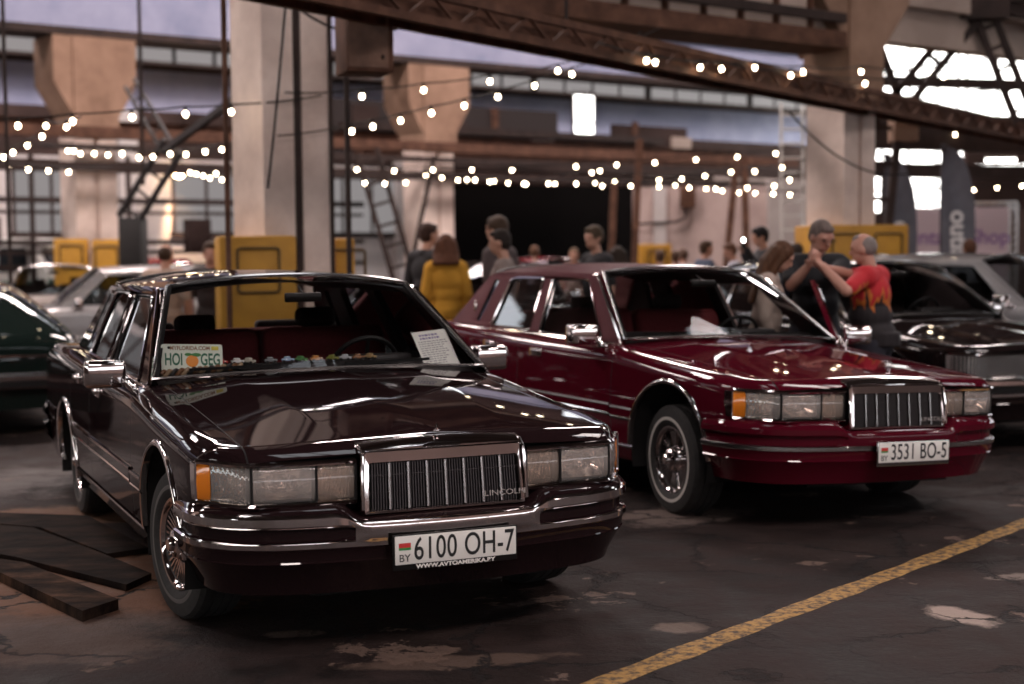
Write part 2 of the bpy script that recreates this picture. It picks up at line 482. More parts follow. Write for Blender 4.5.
def on_front(y, off): return (xfront(y) + off)
def headlights(root, P):
    zt, zb = .775, .632
    for sg in (-1, 1):
        h = MB()
        def strip(y0, y1, z0, z1, o0, o1, m, k=8, obj=h):
            ys = np.linspace(y0, y1, k)
            obj.grid([[(on_front(y, o0), sg*y, z0), (on_front(y, o1), sg*y, z1)] for y in ys], m)
        # housing: back reflector, trims above and below, dividers
        strip(.372, .945, zb-.004, zt+.004, -.055, -.045, noisy('lamp_housing', (.50, .44, .40), (.78, .70, .64), 40, .16, detail=3, bump=.9, metal=.85, stretch=(1, 1, .35)), 24)
        for z0, z1 in ((zt+.001, zt+.020), (zb-.018, zb-.002)):
            rows = []
            for y in np.linspace(.372, .95, 26):
                x = on_front(y, 0)
                rows.append([(x-.05, sg*y, z0), (x+.022, sg*y, z0), (x+.030, sg*y, (z0+z1)/2), (x+.022, sg*y, z1), (x-.02, sg*y, z1)])
            h.grid(rows, CHROME if P.get('bright', 1) else BLACK)
        for y in (.372, .532, .782, .950):
            x = on_front(y, 0); h.box((x-.02, sg*y, (zt+zb)/2), (.075, .010, zt-zb+.004), BLACK if y != .95 else CHROME)
        # bowls
        for y0, y1 in ((.545, .770),):
            rows = []
            for u in np.linspace(0, 1, 9):
                yy = y0 + (y1-y0)*u; rows.append([(on_front(yy, -.012 - .07*math.sin(PI*u)*math.sin(PI*v)), sg*yy, zb + .012 + (zt-zb-.024)*v) for v in np.linspace(0, 1, 8)])
            h.grid(rows, REFL)
            h.ell((on_front(.655, -.045), sg*.655, .70), (.02, .022, .016), REFL)
        ho = h.build('headlight', root, ang=30)
        def lens(name, y0, y1, m, off=.012):
            l = MB(); rows = []
            for y in np.linspace(y0, y1, 12):
                rows.append([(on_front(y, off-.012), sg*y, zb), (on_front(y, off), sg*y, zb+.012), (on_front(y, off+.004), sg*y, .70), (on_front(y, off), sg*y, zt-.012), (on_front(y, off-.012), sg*y, zt)])
            return l.grid(rows, m).build(name, ho, ang=60)
        lens('headlamp_lens', .537, .777, LENS)
        lens('turn_signal', .377, .527, PINK, .008)
        lens('corner_lens', .787, .903, LENS, .010)
        a = lens('side_marker', .905, .948, AMBER, .010); a['label'] = 'amber side marker lens'

def grille(root, P):
    yb, yt = .354, .344; zb, zt = .568, .824
    g = MB()
    def loop(w, z0, z1, x0, x1, r):
        pts = rpoly([(-w[0], z0), (w[0], z0), (w[1], z1), (-w[1], z1)], [r, r, r*1.5, r*1.5], 5)
        return [(x0 + (x1-x0)*(z-z0)/(z1-z0), y, z) for y, z in pts]
    L = [loop((yb, yt), zb, zt, .90, .90, .012), loop((yb, yt), zb, zt, .995, .960, .012), loop((yb-.006, yt-.006), zb+.004, zt-.010, 1.010, .980, .010),
         loop((yb-.022, yt-.020), zb+.014, zt-.050, 1.012, .992, .008), loop((yb-.028, yt-.026), zb+.018, zt-.056, 1.0, .982, .008), loop((yb-.030, yt-.028), zb+.018, zt-.056, .955, .945, .008)]
    g.grid(L, CHROME, closed=True)
    g.add(L[-1], [tuple(range(len(L[-1])))], GAP)
    # rolled chrome shell from the grille back onto the hood
    rows = []
    for y in np.linspace(-.352, .352, 25):
        c = 1-(y/.352)**2
        rows.append([(.972, y, zt-.012), (.968, y, zt-.001+.002*c), (.950, y, zt+.008+.010*c), (.915, y, .842+.013*c), (.895, y, .848+.012*c)])
    g.grid(rows, CHROME)
    for sy in (1, -1):
        g.tube([(.90, sy*.350, .835), (.955, sy*.350, .830), (.985, sy*.350, .800), (1.003, sy*.354, .70), (1.008, sy*.356, .59)], .008, CHROME)
    go = g.build('grille', root, ang=30)
    b = MB()
    w = yb-.030; z0, z1 = zb+.018, zt-.056
    for k in range(8):
        ya = -w + 2*w*k/8
        for q in range(7):
            y = ya + 2*w/8*(q/7)
            if k == 0 and q == 0: continue
            big = q == 0
            r = .0040 if big else .0022
            xx = 1.004 if big else .994
            b.bar((xx, y, z0), (xx-.018, y*.985, z1), 2*r, .016, DCHROME if big else mat('grille_fin', (.07, .06, .06), .35, .8))
    for zz in (z0+.065, z0+.135):
        b.bar((.985, -w, zz), (.985, w, zz), .004, .004, mat('grille_fin', (.07, .06, .06), .35, .8))
    b.build('grille_bars', go, ang=30)
    if P.get('letters'):
        M = Matrix.Translation((1.009, .258, .618)) @ Matrix(((0,0,1,0),(1,0,0,0),(0,1,0,0),(0,0,0,1)))
        text('lettering', 'LINCOLN', .032, mat('lettering_metal', (.42, .38, .36), .45, .3), M, go, .002, sx=1.35)
    o = MB()
    o.box((.905, 0, .878), (.035, .016, .012), CHROME, bev=.004)
    o.tube([(.905, 0, .884), (.905, 0, .892)], [.006, .004], CHROME)
    if P.get('star'):
        ring = rpoly([(-.014, .892), (.014, .892), (.014, .955), (-.014, .955)], .004)
        o.tube([(.905, y, z) for y, z in ring], .0028, CHROME, closed=True, n=6)
        o.bar((.905, 0, .890), (.905, 0, .962), .004, .004, CHROME); o.bar((.905, -.018, .923), (.905, .018, .923), .004, .004, CHROME)
    else:
        o.tube([(.905, 0, .892), (.905, 0, .908)], [.008, .002], CHROME)
    o.build('hood_ornament', root)

def plate(root, P, x=1.105, z=.455):
    y = P.get('ply', 0.0)
    M = Matrix.Translation((x, y, z)) @ Matrix(((0,0,1,0),(1,0,0,0),(0,1,0,0),(0,0,0,1)))
    fr = MB().box((0, -.009, -.004), (.536, .142, .012), P.get('plframe', BLACK), bev=.004)
    f = fr.build('license_plate', root); f.matrix_local = M
    p = MB().box((0, 0, .0035), (.520, .113, .006), PLATEW, bev=.002).build('plate_panel', f)
    fl = MB().box((-.220, .020, .0075), (.050, .018, .001), PLATER).box((-.220, .006, .0075), (.050, .010, .001), PLATEG).build('flag', f)
    T = lambda a, b: Matrix.Translation((a, b, .0074))
    text('country_code', 'BY', .042, PLATEK, T(-.221, -.032), f)
    text('plate_number', P['plate'], .128, PLATEK, T(.034, -.002), f, sx=.70, bold=.0008, sp=1.05)
    if P.get('url'):
        text('frame_lettering', P['url'], .0225, PLATEW, T(-.004, -.0685), f, sx=1.30, bold=.0008)

# -------- greenhouse
def c_base(t): return (-.66 + .13*(1-t*t), .862*t, .998 + .030*(1-t*t))
def c_top(t): return (-1.29 + .09*(1-t*t), .665*t, 1.432 + .055*(1-abs(t)**2.4))
def r_top(t): return (-2.98 - .06*(1-t*t), .645*t, 1.425 + .070*(1-abs(t)**2.4))
def r_base(t): return (-3.40 - .06*(1-t*t), .80*t, 1.036 + .015*(1-t*t))
T21 = np.linspace(-1, 1, 25)
FWIN = [(-.895,.992),(-1.80,1.008),(-1.905,1.392),(-1.375,1.388)]
RWIN = [(-1.955,1.012),(-2.615,1.028),(-2.575,1.375),(-2.50,1.395),(-2.045,1.397)]
OWIN = [(-2.86,1.050),(-2.935,1.052),(-2.885,1.375),(-2.795,1.378)]
def lerp3(a, b, t): return tuple(a[k] + (b[k]-a[k])*t for k in range(3))
def side_pt(sg, off=0.0):
    def f(a, b):
        y = greenhouse_y(b) - off - max(0, -2.55-a)*.045 - max(0, a+1.0)*.03
        return (a, sg*y, b)
    return f
def make_greenhouse(P, root, opendoor=False):
    roofm, pillm = P['roof'], P['pillar']
    r = MB(); rows = []
    for s in np.linspace(0, 1, 21):
        row = []
        sw = .018*math.sin(PI*s)
        for t in T21:
            a, b = c_top(t), r_top(t); p = lerp3(a, b, s)
            row.append((p[0], p[1]*(1+.055*math.sin(PI*s)), p[2] + sw + .014*math.sin(PI*s)*(1-t*t)))
        e = row[-1]; e0 = row[0]
        lip = [(0.014, -.006), (.026, -.018), (.034, -.036)]
        row = [(e0[0], e0[1]-d, e0[2]+z) for d, z in lip[::-1]] + row + [(e[0], e[1]+d, e[2]+z) for d, z in lip]
        rows.append(row)
    r.grid(rows, roofm)
    # header above the windshield and over the rear window
    ro = r.build('roof', root, ang=50)
    # pillars and window surrounds: one panel for each side
    # side panels (with window openings), thickened inwards
    for sg in (1, -1):
        s = MB()
        out = [(-.60,.965),(-.66,.985),(-1.29,1.428),(-1.6,1.436),(-2.1,1.44),(-2.6,1.436),(-2.96,1.425),(-3.02,1.40),(-3.42,1.03),(-3.40,1.0),(-2.6,.99),(-1.3,.965)]
        fw = rpoly(FWIN, .03); rw = rpoly(RWIN, .03); ow = rpoly(OWIN, .02)
        loops = [out, fw, rw] + ([ow] if P['opera'] else [])
        s.poly(loops, side_pt(sg), pillm)
        s.poly(loops, side_pt(sg, .035), BLACK)
        for lp in (fw, rw) + ((ow,) if P['opera'] else ()):
            f0, f1 = side_pt(sg), side_pt(sg, .035); n = len(lp)
            s.add([f0(*p) for p in lp] + [f1(*p) for p in lp], [(i, (i+1) % n, n+(i+1) % n, n+i) for i in range(n)], BLACK)
        # windshield pillar face and rear pillar face
        edge = [c_base(sg), c_top(sg)]; f = side_pt(sg)
        A = [lerp3(edge[0], edge[1], k/10) for k in range(11)]; B = [lerp3(f(-.66, .985), f(-1.29, 1.428), k/10) for k in range(11)]
        s.grid([[a, b] for a, b in zip(A, B)], P['paint'])
        A = [lerp3(r_base(sg), r_top(sg), k/10) for k in range(11)]; B = [lerp3(f(-3.42, 1.03), f(-3.0, 1.41), k/10) for k in range(11)]
        s.grid([[a, b] for a, b in zip(A, B)], pillm)
        s.build('window_pillars', root, ang=35)
        if P['opera'] and P.get('coach'):
            MB().ell((0, 0, 0), (.022, .008, .055), CHROME, n=12).build('coach_lamp', root).matrix_local = Matrix.Translation(side_pt(sg, -.012)(-3.03, 1.16))
        for nm, lp in (('front_side_window', fw), ('rear_side_window', rw)) + ((('opera_window', ow),) if P['opera'] else ()):
            if opendoor and sg > 0 and nm.startswith('front'): continue
            MB().poly([lp], side_pt(sg, .012), P.get('sideglass', SIDEGL)).build(nm, root)
        tr = MB()
        for lp, rad in ((fw, .009), (rw, .009)):
            tr.tube([side_pt(sg, -.002)(*p) for p in lp], rad, P['trim'], closed=True, n=6)
        belt = [side_pt(sg, -.006)(x, .972 + (-x-.62)*.016) for x in np.linspace(-.64, -3.38, 20)]
        tr.tube(belt, .010, P['trim'], n=6)
        rail = [side_pt(sg, -.004)(*p) for p in [(-.64,.985),(-.95,1.20),(-1.26,1.415),(-1.33,1.428)]]
        tr.tube(rail, P.get('railr', .012), P['trim'], n=6)
        tr.build('window_trim', root)
    # windshield, rear window and their bright surrounds
    for nm, fa, fb, sh in (('windshield', c_base, c_top, .035), ('rear_window', r_base, r_top, -.03)):
        g = MB(); rows = []
        for v in np.linspace(.0, 1, 9):
            row = []
            for t in T21*.985:
                p = lerp3(fa(t), fb(t), v); row.append((p[0] + sh*math.sin(PI*v), p[1], p[2] + .3*abs(sh)*math.sin(PI*v)))
            rows.append(row)
        g.grid(rows, WINDSH if nm == 'windshield' else REARGL).build(nm, root)
        tb = MB(); E = [fa(t) for t in T21] + [lerp3(fa(1), fb(1), k/8) for k in range(1, 8)] + [fb(t) for t in T21[::-1]] + [lerp3(fb(-1), fa(-1), k/8) for k in range(1, 8)]
        n = len(E)
        c = Vector((sum(p[0] for p in E)/n, 0, sum(p[2] for p in E)/n))
        E = [Vector(p) + Vector((.012, 0, .012)) for p in E]
        tb.tube(E, .010, P['wtrim'], closed=True, n=6)
        inn = [p + (c - p)*.035 for p in E]
        tb.grid([[a, b] for a, b in zip(E + E[:1], inn + inn[:1])], BLACK)
        tb.build(nm + '_trim', root)
    # sun visor strip / headliner
    hl = MB(); rows = []
    for s in np.linspace(0, 1, 9):
        rows.append([(lambda p: (p[0], p[1]*.96, p[2]-.03))(lerp3(c_top(t), r_top(t), s)) for t in T21])
    hl.grid(rows, P['lining']).build('headliner', root)

def interior(P, root):
    S = P['seat']
    c = MB()
    c.box((-2.0, 0, .40), (2.9, 1.66, .06), BLACK)
    for sg in (1, -1): c.box((-1.9, sg*.835, .68), (2.7, .03, .56), S)
    c.box((-3.22, 0, .99), (.42, 1.56, .03), S)
    c.build('cabin_lining', root)
    d = MB()
    rows = []
    for y in np.linspace(-.83, .83, 21):
        q = 1-(y/.85)**2
        x0 = -.68 + .13*q
        rows.append([(x0, y, .975), (x0-.10, y, 1.005), (x0-.21, y, 1.042), (-.98, y, 1.045), (-1.03, y, 1.015), (-1.05, y, .90), (-1.0, y, .72), (-.9, y, .55)])
    d.grid(rows, DASHM)
    d.box((-1.0, .38, 1.045), (.12, .40, .05), DASHM, bev=.02)
    d.build('dashboard', root)
    w = MB()
    M = Matrix.Translation((-1.18, .38, .985)) @ Matrix.Rotation(math.radians(-62), 4, 'Y')
    ring = [M @ Vector((.19*math.cos(a), .19*math.sin(a), 0)) for a in np.linspace(0, 2*PI, 28, endpoint=False)]
    w.tube(ring, .014, BLACK, closed=True)
    hub = M @ Vector((0, 0, -.02)); w.ell(hub, (.06, .07, .05), BLACK)
    for a in (0, 2.2, 4.1): w.tube([hub, M @ Vector((.18*math.cos(a), .18*math.sin(a), 0))], .012, BLACK)
    w.tube([hub, (-.95, .38, .85)], .03, BLACK)
    w.build('steering_wheel', root)
    for sg in (1, -1):
        s = MB()
        s.box((-1.62, sg*.40, .56), (.56, .66, .18), S, bev=.05, seg=3)
        R = Matrix.Rotation(math.radians(-16), 3, 'Y')
        s.box((-1.92, sg*.39, .885), (.17, .75, .60), S, rot=R, bev=.06, seg=3)
        so = s.build('front_seat', root)
        hz = 1.235 if sg > 0 else 1.205
        h = MB().box((-2.04, sg*.36, hz), (.10, .24, .115), SEATK, rot=R, bev=.04, seg=3)
        for e in (-.06, .06): h.tube([(-2.0, sg*.36+e, 1.05), (-2.04, sg*.36+e, hz)], .007, CHROME, n=6)
        h.build('headrest', so)
    s = MB()
    s.box((-2.70, 0, .58), (.56, 1.50, .18), S, bev=.05, seg=3)
    s.box((-3.02, 0, .84), (.20, 1.54, .58), S, rot=Matrix.Rotation(math.radians(-14), 3, 'Y'), bev=.06, seg=3)
    so = s.build('rear_seat', root)
    for sg in (1, -1):
        MB().box((-3.13, sg*.42, 1.13), (.10, .30, .09), SEATK, bev=.03, seg=3).build('headrest', so)
    m = MB().box((-1.03, 0, 1.38), (.02, .20, .05), BLACK, bev=.008); m.tube([(-1.03, 0, 1.40), (-1.12, 0, 1.44)], .006, BLACK)
    m.build('rear_view_mirror', root)

def mirror_part(root, P, sg, M=None):
    m = MB()
    R = Matrix.Rotation(sg*.10, 3, 'Z')
    cx, cy = (-.87, -1.055) if sg < 0 else (-.94, 1.02)
    m.box((cx, cy, 1.03), (.12, .20, .135), CHROME, rot=R, bev=.026, seg=3)
    m.box((cx+.055, sg*.925, .955), (.12, .03, .05), CHROME, bev=.012)
    m.tube([(cx+.02, sg*(abs(cy)-.085), 1.0), (cx+.05, sg*.945, .985), (cx+.06, sg*.925, .945)], [.030, .024, .020], CHROME, n=10)
    o = m.build('side_mirror', root)
    MB().box((cx-.063, cy, 1.035), (.004, .165, .09), mat('mirror_glass', (.6, .62, .65), .02, 1.0), rot=R, bev=.001).build('mirror_glass', o)
    return o

def side_bits(root, P, opendoor=False):
    parts = {}
    for sg in (1, -1):
        for k, (xa, xb, z) in enumerate([(-.33, -.592, .560), (-.608, -1.922, .572), (-1.938, -2.56, .585), (-3.42, -3.98, .595)]):
            m = MB(); rows = []
            for x in np.linspace(xa, xb, 12):
                zz = z - (x-xa)*.008
                rows.append([(x, sg*(side_y(x, zz+dz)+d), zz+dz) for dz, d in ((.03,.0),(.028,.010),(.018,.013),(.012,.010),(-.032,.010),(-.038,.013),(-.048,.010),(-.05,.0))])
            m.grid(rows, P['paint'], matf=lambda i, j: P['trim2'] if j in (1, 2, 4, 5) else P['paint'])
            parts[('moulding', sg, k)] = m.build('side_moulding', root, ang=25)
        r = MB()
        r.grid([[(x, sg*(side_y(x, .35)+.008), .352), (x, sg*(side_y(x, .345)+.012), .343), (x, sg*(side_y(x, .33)+.006), .332)] for x in np.linspace(-.34, -2.58, 20)], P['trim'])
        r.build('sill_moulding', root)
        for ai, (cx, cz, rad) in enumerate(ARCH):
            lip = MB(); rows = []
            for a in np.linspace(-.02, PI+.02, 44):
                row = []
                for dr, dy in ((-.006,-.02),(-.006,.008),(.002,.013),(.012,.012),(.020,.007),(.024,-.002)):
                    x = cx+(rad+dr)*math.cos(a); z = cz+(rad+dr)*math.sin(a)
                    row.append((x, sg*(side_y(min(x, .44), max(.30, min(z, .84)))+dy), z))
                rows.append(row)
            lip.grid(rows, P['arch']).build('wheel_arch_trim', root, ang=40)
        for di, hx in enumerate((-1.66, -2.42)):
            z = .875 + .02*di
            h = MB(); y = side_y(hx, z)
            h.box((hx, sg*(y-.002), z), (.17, .016, .055), CHROME, bev=.006, seg=2)
            h.box((hx+.01, sg*(y+.014), z+.006), (.13, .022, .024), CHROME, bev=.008, seg=2)
            parts[('handle', sg, di)] = h.build('door_handle', root)
        # thin pinstripe on the fender shoulder
        pm = MB(); rows = []
        for x in np.linspace(.40, -3.9, 60):
            z = ZF(x) - .035
            rows.append([(x, sg*(side_y(x, z)+.0012), z), (x, sg*(side_y(x, z-.004)+.0012), z-.004)])
        pm.grid(rows, P['pin']).build('pinstripe', root)
    for sg in (1, -1):
        w = MB()
        a = (-.63, sg*.05 - .30, 1.022); b = (-.74, sg*.05 + (.35 if sg < 0 else .30) - (.75 if sg < 0 else 0), 1.04)
        w.bar(a, b, .014, .010, BLACK)
        w.bar((b[0]+.015, b[1]-.22, b[2]+.004), (b[0]+.02, b[1]+.24, b[2]+.012), .010, .014, BLACK)
        w.build('wiper', root)
    ta = MB()
    ta.tube([(-.645, -.80, 1.004), (-.60, -.70, 1.016), (-.58, -.60, 1.020)], .006, CHROME)
    ta.build('cowl_trim', root)
    return parts

def full_car(name, pose, P, **k):
    x, y, yaw = pose
    root = empty(name, (x, y, 0), yaw, **k)
    roll = P.get('roll', 0)
    B = root
    if roll:
        B = None
    before = set(bpy.data.objects)
    sh = make_shell(P, root)
    make_greenhouse(P, root, P.get('opendoor'))
    interior(P, root)
    if P['front'] == 'upright':
        headlights(root, P); grille(root, P)
    else: wide_front(root, P)
    bumper(root, P); bumper(root, P, rear=True)
    if P.get('plate'): plate(root, P, z=P.get('plz', .436))
    tail(root, P)
    sb = side_bits(root, P)
    mirrors = {sg: mirror_part(root, P, sg) for sg in (1, -1)}
    if P.get('opendoor'):
        hinge = Vector((-.60, .965, 0)); M = Matrix.Translation(hinge) @ Matrix.Rotation(-P['opendoor'], 4, 'Z') @ Matrix.Translation(-hinge)
        d = sh['frontL']
        f = MB(); fn = side_pt(1, .002)
        fr = [(-.66,.985),(-1.29,1.418),(-1.90,1.424),(-1.925,1.40),(-1.90,.99)]
        f.poly([fr, rpoly(FWIN, .03)], side_pt(1, -.006), P['paint']); f.poly([fr, rpoly(FWIN, .03)], side_pt(1, .03), P['paint'])
        f0, f1 = side_pt(1, -.006), side_pt(1, .03); n = len(fr)
        f.add([f0(*p) for p in fr] + [f1(*p) for p in fr], [(i, (i+1) % n, n+(i+1) % n, n+i) for i in range(n)], P['paint'])
        f.box((-1.26, .84, .64), (1.28, .03, .58), P['seat'])
        win = f.build('door_window_frame', d)
        tr = MB().tube([side_pt(1, -.010)(*p) for p in rpoly(FWIN, .03)], .010, P['trim'], closed=True, n=6).build('window_trim', d)
        MB().poly([rpoly(FWIN, .03)], side_pt(1, .012), SIDEGL).build('door_glass', d)
        for o in (mirrors[1], sb[('moulding', 1, 1)], sb[('handle', 1, 0)]): o.parent = d
        d.matrix_local = M
    if roll:
        bpy.context.view_layer.update()
        RM = Matrix.Rotation(roll, 4, 'X')
        for o in root.children: o.matrix_local = RM @ o.matrix_local
    ww = P['ww']
    for wx, det in ((.02, P.get('det', True)), (-2.982, P.get('det', True))):
        for sg in (1, -1):
            wheel(root, wx, sg*.915, 0, ww, det, P.get('steer', 0) if wx > -1 else 0)
    return root

def tail(root, P):
    for sg in (1, -1):
        t = MB(); rows = []
        for y in np.linspace(P.get('tl', .42), .90, 14):
            x = warp(-4.52, y) - .010
            rows.append([(x+.012, sg*y, .88), (x, sg*y, .87), (x, sg*y, .70), (x+.012, sg*y, .69)])
        t.grid(rows, REDLENS).build('tail_lamp', root)
    c = MB()
    for zz in (.895, .675):
        c.tube([(warp(-4.52, y)-.008, y, zz) for y in np.linspace(-.91, .91, 40)], .008, CHROME, n=6)
    c.build('tail_trim', root)

def wide_front(root, P):
    """full-width bright radiator band with lamps behind a fine mesh"""
    zt, zb = .775, .585
    g = MB(); rows = []; ys = np.linspace(-.93, .93, 60)
    for y in ys:
        x = xfront(y)
        rows.append([(x-.02, y, zb-.02), (x+.03, y, zb-.018), (x+.035, y, zb-.004), (x+.005, y, zb), (x-.0, y, zt), (x+.035, y, zt+.004), (x+.03, y, zt+.018), (x-.02, y, zt+.022)])
    g.grid(rows, CHROME, matf=lambda i, j: mat('grille_recess', (.34, .30, .29), .4, .6) if j == 3 or j == 4 else CHROME)
    go = g.build('grille', root, ang=30)
    b = MB()
    if P['front'] == 'mesh':
        for y in np.linspace(-.90, .90, 110):
            x = xfront(y)+.016; b.bar((x, y, zb), (x, y, zt), .007, .012, DCHROME)
        for z in np.linspace(zb+.02, zt-.02, 8):
            b.tube([(xfront(y)+.02, y, z) for y in np.linspace(-.92, .92, 40)], .0045, DCHROME, n=4)
        b.build('grille_bars', go, ang=30)
    else:
        for y in np.linspace(-.42, .42, 30):
            x = xfront(y)+.016; b.bar((x, y, zb), (x, y, zt), .006, .012, DCHROME)
        b.build('grille_bars', go, ang=30)
        for sg in (1, -1):
            l = MB(); rows = []
            for y in np.linspace(.48, .93, 14): rows.append([(xfront(y)+.03, sg*y, zb+.01), (xfront(y)+.035, sg*y, .68), (xfront(y)+.03, sg*y, zt-.01)])
            l.grid(rows, mat('pale_lamp_glass', (.62, .58, .55), .12, .3, coat=1.0)).build('headlamp', root, ang=50)
# ------------------------------------------------------------------ camera
F_PX, CAM_H, PITCH, ROLL = 1483.4, 1.595, .05893, -.00961
cd = bpy.data.cameras.new('camera'); cam = link(bpy.data.objects.new('camera', cd))
fw = Vector((0, math.cos(PITCH), -math.sin(PITCH))); rt = Vector((1, 0, 0)); up = rt.cross(fw)
r2 = rt*math.cos(ROLL) + up*math.sin(ROLL); u2 = up*math.cos(ROLL) - rt*math.sin(ROLL)
Mc = Matrix((r2, u2, -fw)).transposed().to_4x4(); Mc.translation = (0, 0, CAM_H)
cam.matrix_world = Mc
cd.sensor_width = 36; cd.lens = F_PX/1024*36; cd.clip_end = 300; cd.clip_start = .1
cd.dof.use_dof = True; cd.dof.focus_distance = 6.5; cd.dof.aperture_fstop = 1.6; cd.dof.aperture_blades = 0
sc.camera = cam
vs = sc.view_settings
sc.display_settings.display_device = 'sRGB'
vs.view_transform = 'Standard'; vs.look = 'None'; vs.gamma = 1.0; vs.use_curve_mapping = False
vs.exposure = 0.18
try:
    sc.cycles.use_denoising = True; sc.cycles.max_bounces = 8; sc.cycles.transparent_max_bounces = 24
    sc.cycles.sample_clamp_indirect = 6; sc.cycles.caustics_reflective = False; sc.cycles.caustics_refractive = False
except Exception: pass

# ------------------------------------------------------------------ cars
base = dict(opera=True, trim=CHROME, trim2=CHROME, wtrim=DCHROME, arch=CHROME, front='upright', lining=mat('headliner', (.010, .006, .006), .9), pin=mat('pinstripe_gold', (.10, .07, .05), .4), ww=GREYW)
BLK = dict(base, paint=P_BLACK, roof=P_BLACK, pillar=P_BLACK, seat=SEATR, plate='6100 OH-7', url='WWW.AVTOAMERIKA.BY', letters=True, steer=math.radians(10),
           bump=[P_BLACK, CHROME, P_BLACK, CHROME, P_BLACK], opera=True)
RED = dict(base, paint=P_RED, roof=VINYL, pillar=VINYL, seat=SEATR, plate='3531 BO-5', star=True, letters=True, coach=True, steer=math.radians(-5), ww=WHITEW, plframe=DCHROME, plz=.445, ply=.03,
           bump=[P_RED, P_RED, P_RED, DCHROME, P_RED], pin=P_RED, roll=-.034, opendoor=math.radians(38))
CAR1 = (-.681, 6.885, -1.1517); CAR2 = (1.761, 9.428, -1.1032)
car1 = full_car('sedan', CAR1, BLK, label='black cherry sedan with chrome bumper band, 6100 OH-7 plate and dashboard number plate', cat='car', group='parked american sedans')
car2 = full_car('sedan', CAR2, RED, label='burgundy sedan with matching vinyl roof, white-banded tyres and one door ajar', cat='car', group='parked american sedans')
# ------------------------------------------------------------------ the other cars
OTH = dict(base, opera=False, trim=CHROME, seat=SEATK, det=False, railr=.010, sideglass=glass('dim_side_glass', (.30, .33, .34), 1.6))
def car_like(name, pose, paint, front, scale, label, bump=None, **kw):
    P = dict(OTH, paint=paint, roof=paint, pillar=paint, front=front, bump=bump or [DCHROME, CHROME, BLACK, CHROME, paint], arch=paint, trim2=paint, pin=paint, **kw)
    o = full_car(name, pose, P, label=label, cat='car', group='cars of the show')
    o.scale = scale
    return o
car_like('sedan', (3.96, 12.62, -1.15), P_DARK, 'mesh', (1, 1, 1), 'dark brown sedan with a full-width chrome mesh grille beside the burgundy sedan')
car_like('sedan', (6.35, 15.7, -.72), P_SILVER2, 'lamps', (.90, .92, 1.03), 'pale silver sedan behind the dark brown one', bump=[P_SILVER2]*5, trim=P_SILVER2)
def fastback(pose, label):
    """rounded two-door seen from its tail; x runs forward from the tail"""
    r = empty('fastback_car', (pose[0], pose[1], 0), pose[2], label=label, cat='car', group='cars of the show')
    ZT = spl([(0,.80),(.10,.90),(.35,1.00),(.8,1.16),(1.4,1.33),(2.0,1.42),(2.5,1.41),(2.9,1.28),(3.25,1.0),(3.9,.93),(4.4,.82),(4.55,.70)])
    WT = spl([(0,.70),(.15,.84),(.5,.93),(1.2,.96),(3.2,.96),(4.2,.90),(4.55,.66)])
    b = MB(); rows = []
    xs = [0, .02, .06, .12, .2] + list(np.arange(.3, 4.4, .12)) + [4.45, 4.52, 4.55]
    for x in xs:
        w, zt = WT(x), ZT(x); zm = min(.80, zt-.08); row = []
        cab = max(0, zt-.98)
        for a in np.linspace(0, PI/2, 14):
            ca, sa = math.cos(a), math.sin(a)
            row.append((x, (w - .26*min(1, cab/.40)*sa)*ca**.55, zm + (zt-zm)*sa**.85))
        low = [(x, w*.94, .26), (x, w*.99, .36), (x, w*1.005, .55), (x, w*1.004, .70)]
        half = low + row
        rows.append(half + [(p[0], -p[1], p[2]) for p in half[-2::-1]])
    b.grid(rows, P_GREEN); b.add(rows[0], [tuple(range(len(rows[0])))], P_GREEN); b.add(rows[-1], [tuple(range(len(rows[-1])))], P_GREEN)
    b.build('body_shell', r, ang=60)
    w = MB(); rows = []
    for x in np.linspace(.95, 1.55, 8):
        rows.append([(x-.012, y*(1-.1*(x-.95)), ZT(x)+.008-.55*y*y*.35) for y in np.linspace(-.46, .46, 13)])
    w.grid(rows, mat('van_window', (.02, .025, .03), .08, spec=.8)).build('rear_window', r)
    t = MB(); t.tube([(-.012 + .55*max(0, abs(y)-.45)**1.7, y, .735) for y in np.linspace(-.80, .80, 30)], .014, CHROME); t.build('tail_trim', r)
    for sg in (1, -1):
        MB().box((.045, sg*.70, .665), (.05, .12, .09), REDLENS, bev=.02).build('tail_lamp', r)
    bp = MB(); rows = []
    for y in np.linspace(-.92, .92, 40):
        x = -.10 + .75*max(0, abs(y)-.55)**1.8
        rows.append([(x+.08, y, .60), (x+.01, y, .595), (x-.01, y, .56), (x-.005, y, .53), (x-.02, y, .52), (x-.02, y, .47), (x-.005, y, .45), (x+.08, y, .44)])
    bp.grid(rows, CHROME, matf=lambda i, j: BLACK if j == 4 else CHROME); bp.build('rear_bumper', r, ang=25)
    for wx in (.95, 3.75):
        for sg in (1, -1): wheel(r, wx, sg*.93, 0, RUBBER, False)
    return r
fastback((-4.68, 13.0, 2.02), 'dark green round-backed car with chrome rear bumper beside the black cherry sedan')
car_like('sedan', (-6.55, 19.7, 3.42), P_SILVER, 'lamps', (.82, .90, .99), 'grey silver sedan parked crosswise behind the black cherry sedan', trim=P_SILVER)
car_like('sedan', (-7.15, 23.0, -1.35), P_BEIGE, 'lamps', (.76, .80, 1.0), 'beige sedan facing the hall in front of the two far yellow guard blocks', trim=P_BEIGE, bump=[P_BEIGE]*5)
car_like('sedan', (.02, 19.3, -1.45), P_DARK, 'mesh', (.88, .92, 1.0), 'dark old sedan with bright chrome front behind the woman in yellow')
car_like('sedan', (1.45, 34.5, -1.2), P_REDCAR, 'lamps', (.85, .9, 1.0), 'dull red sedan far behind the burgundy roof')
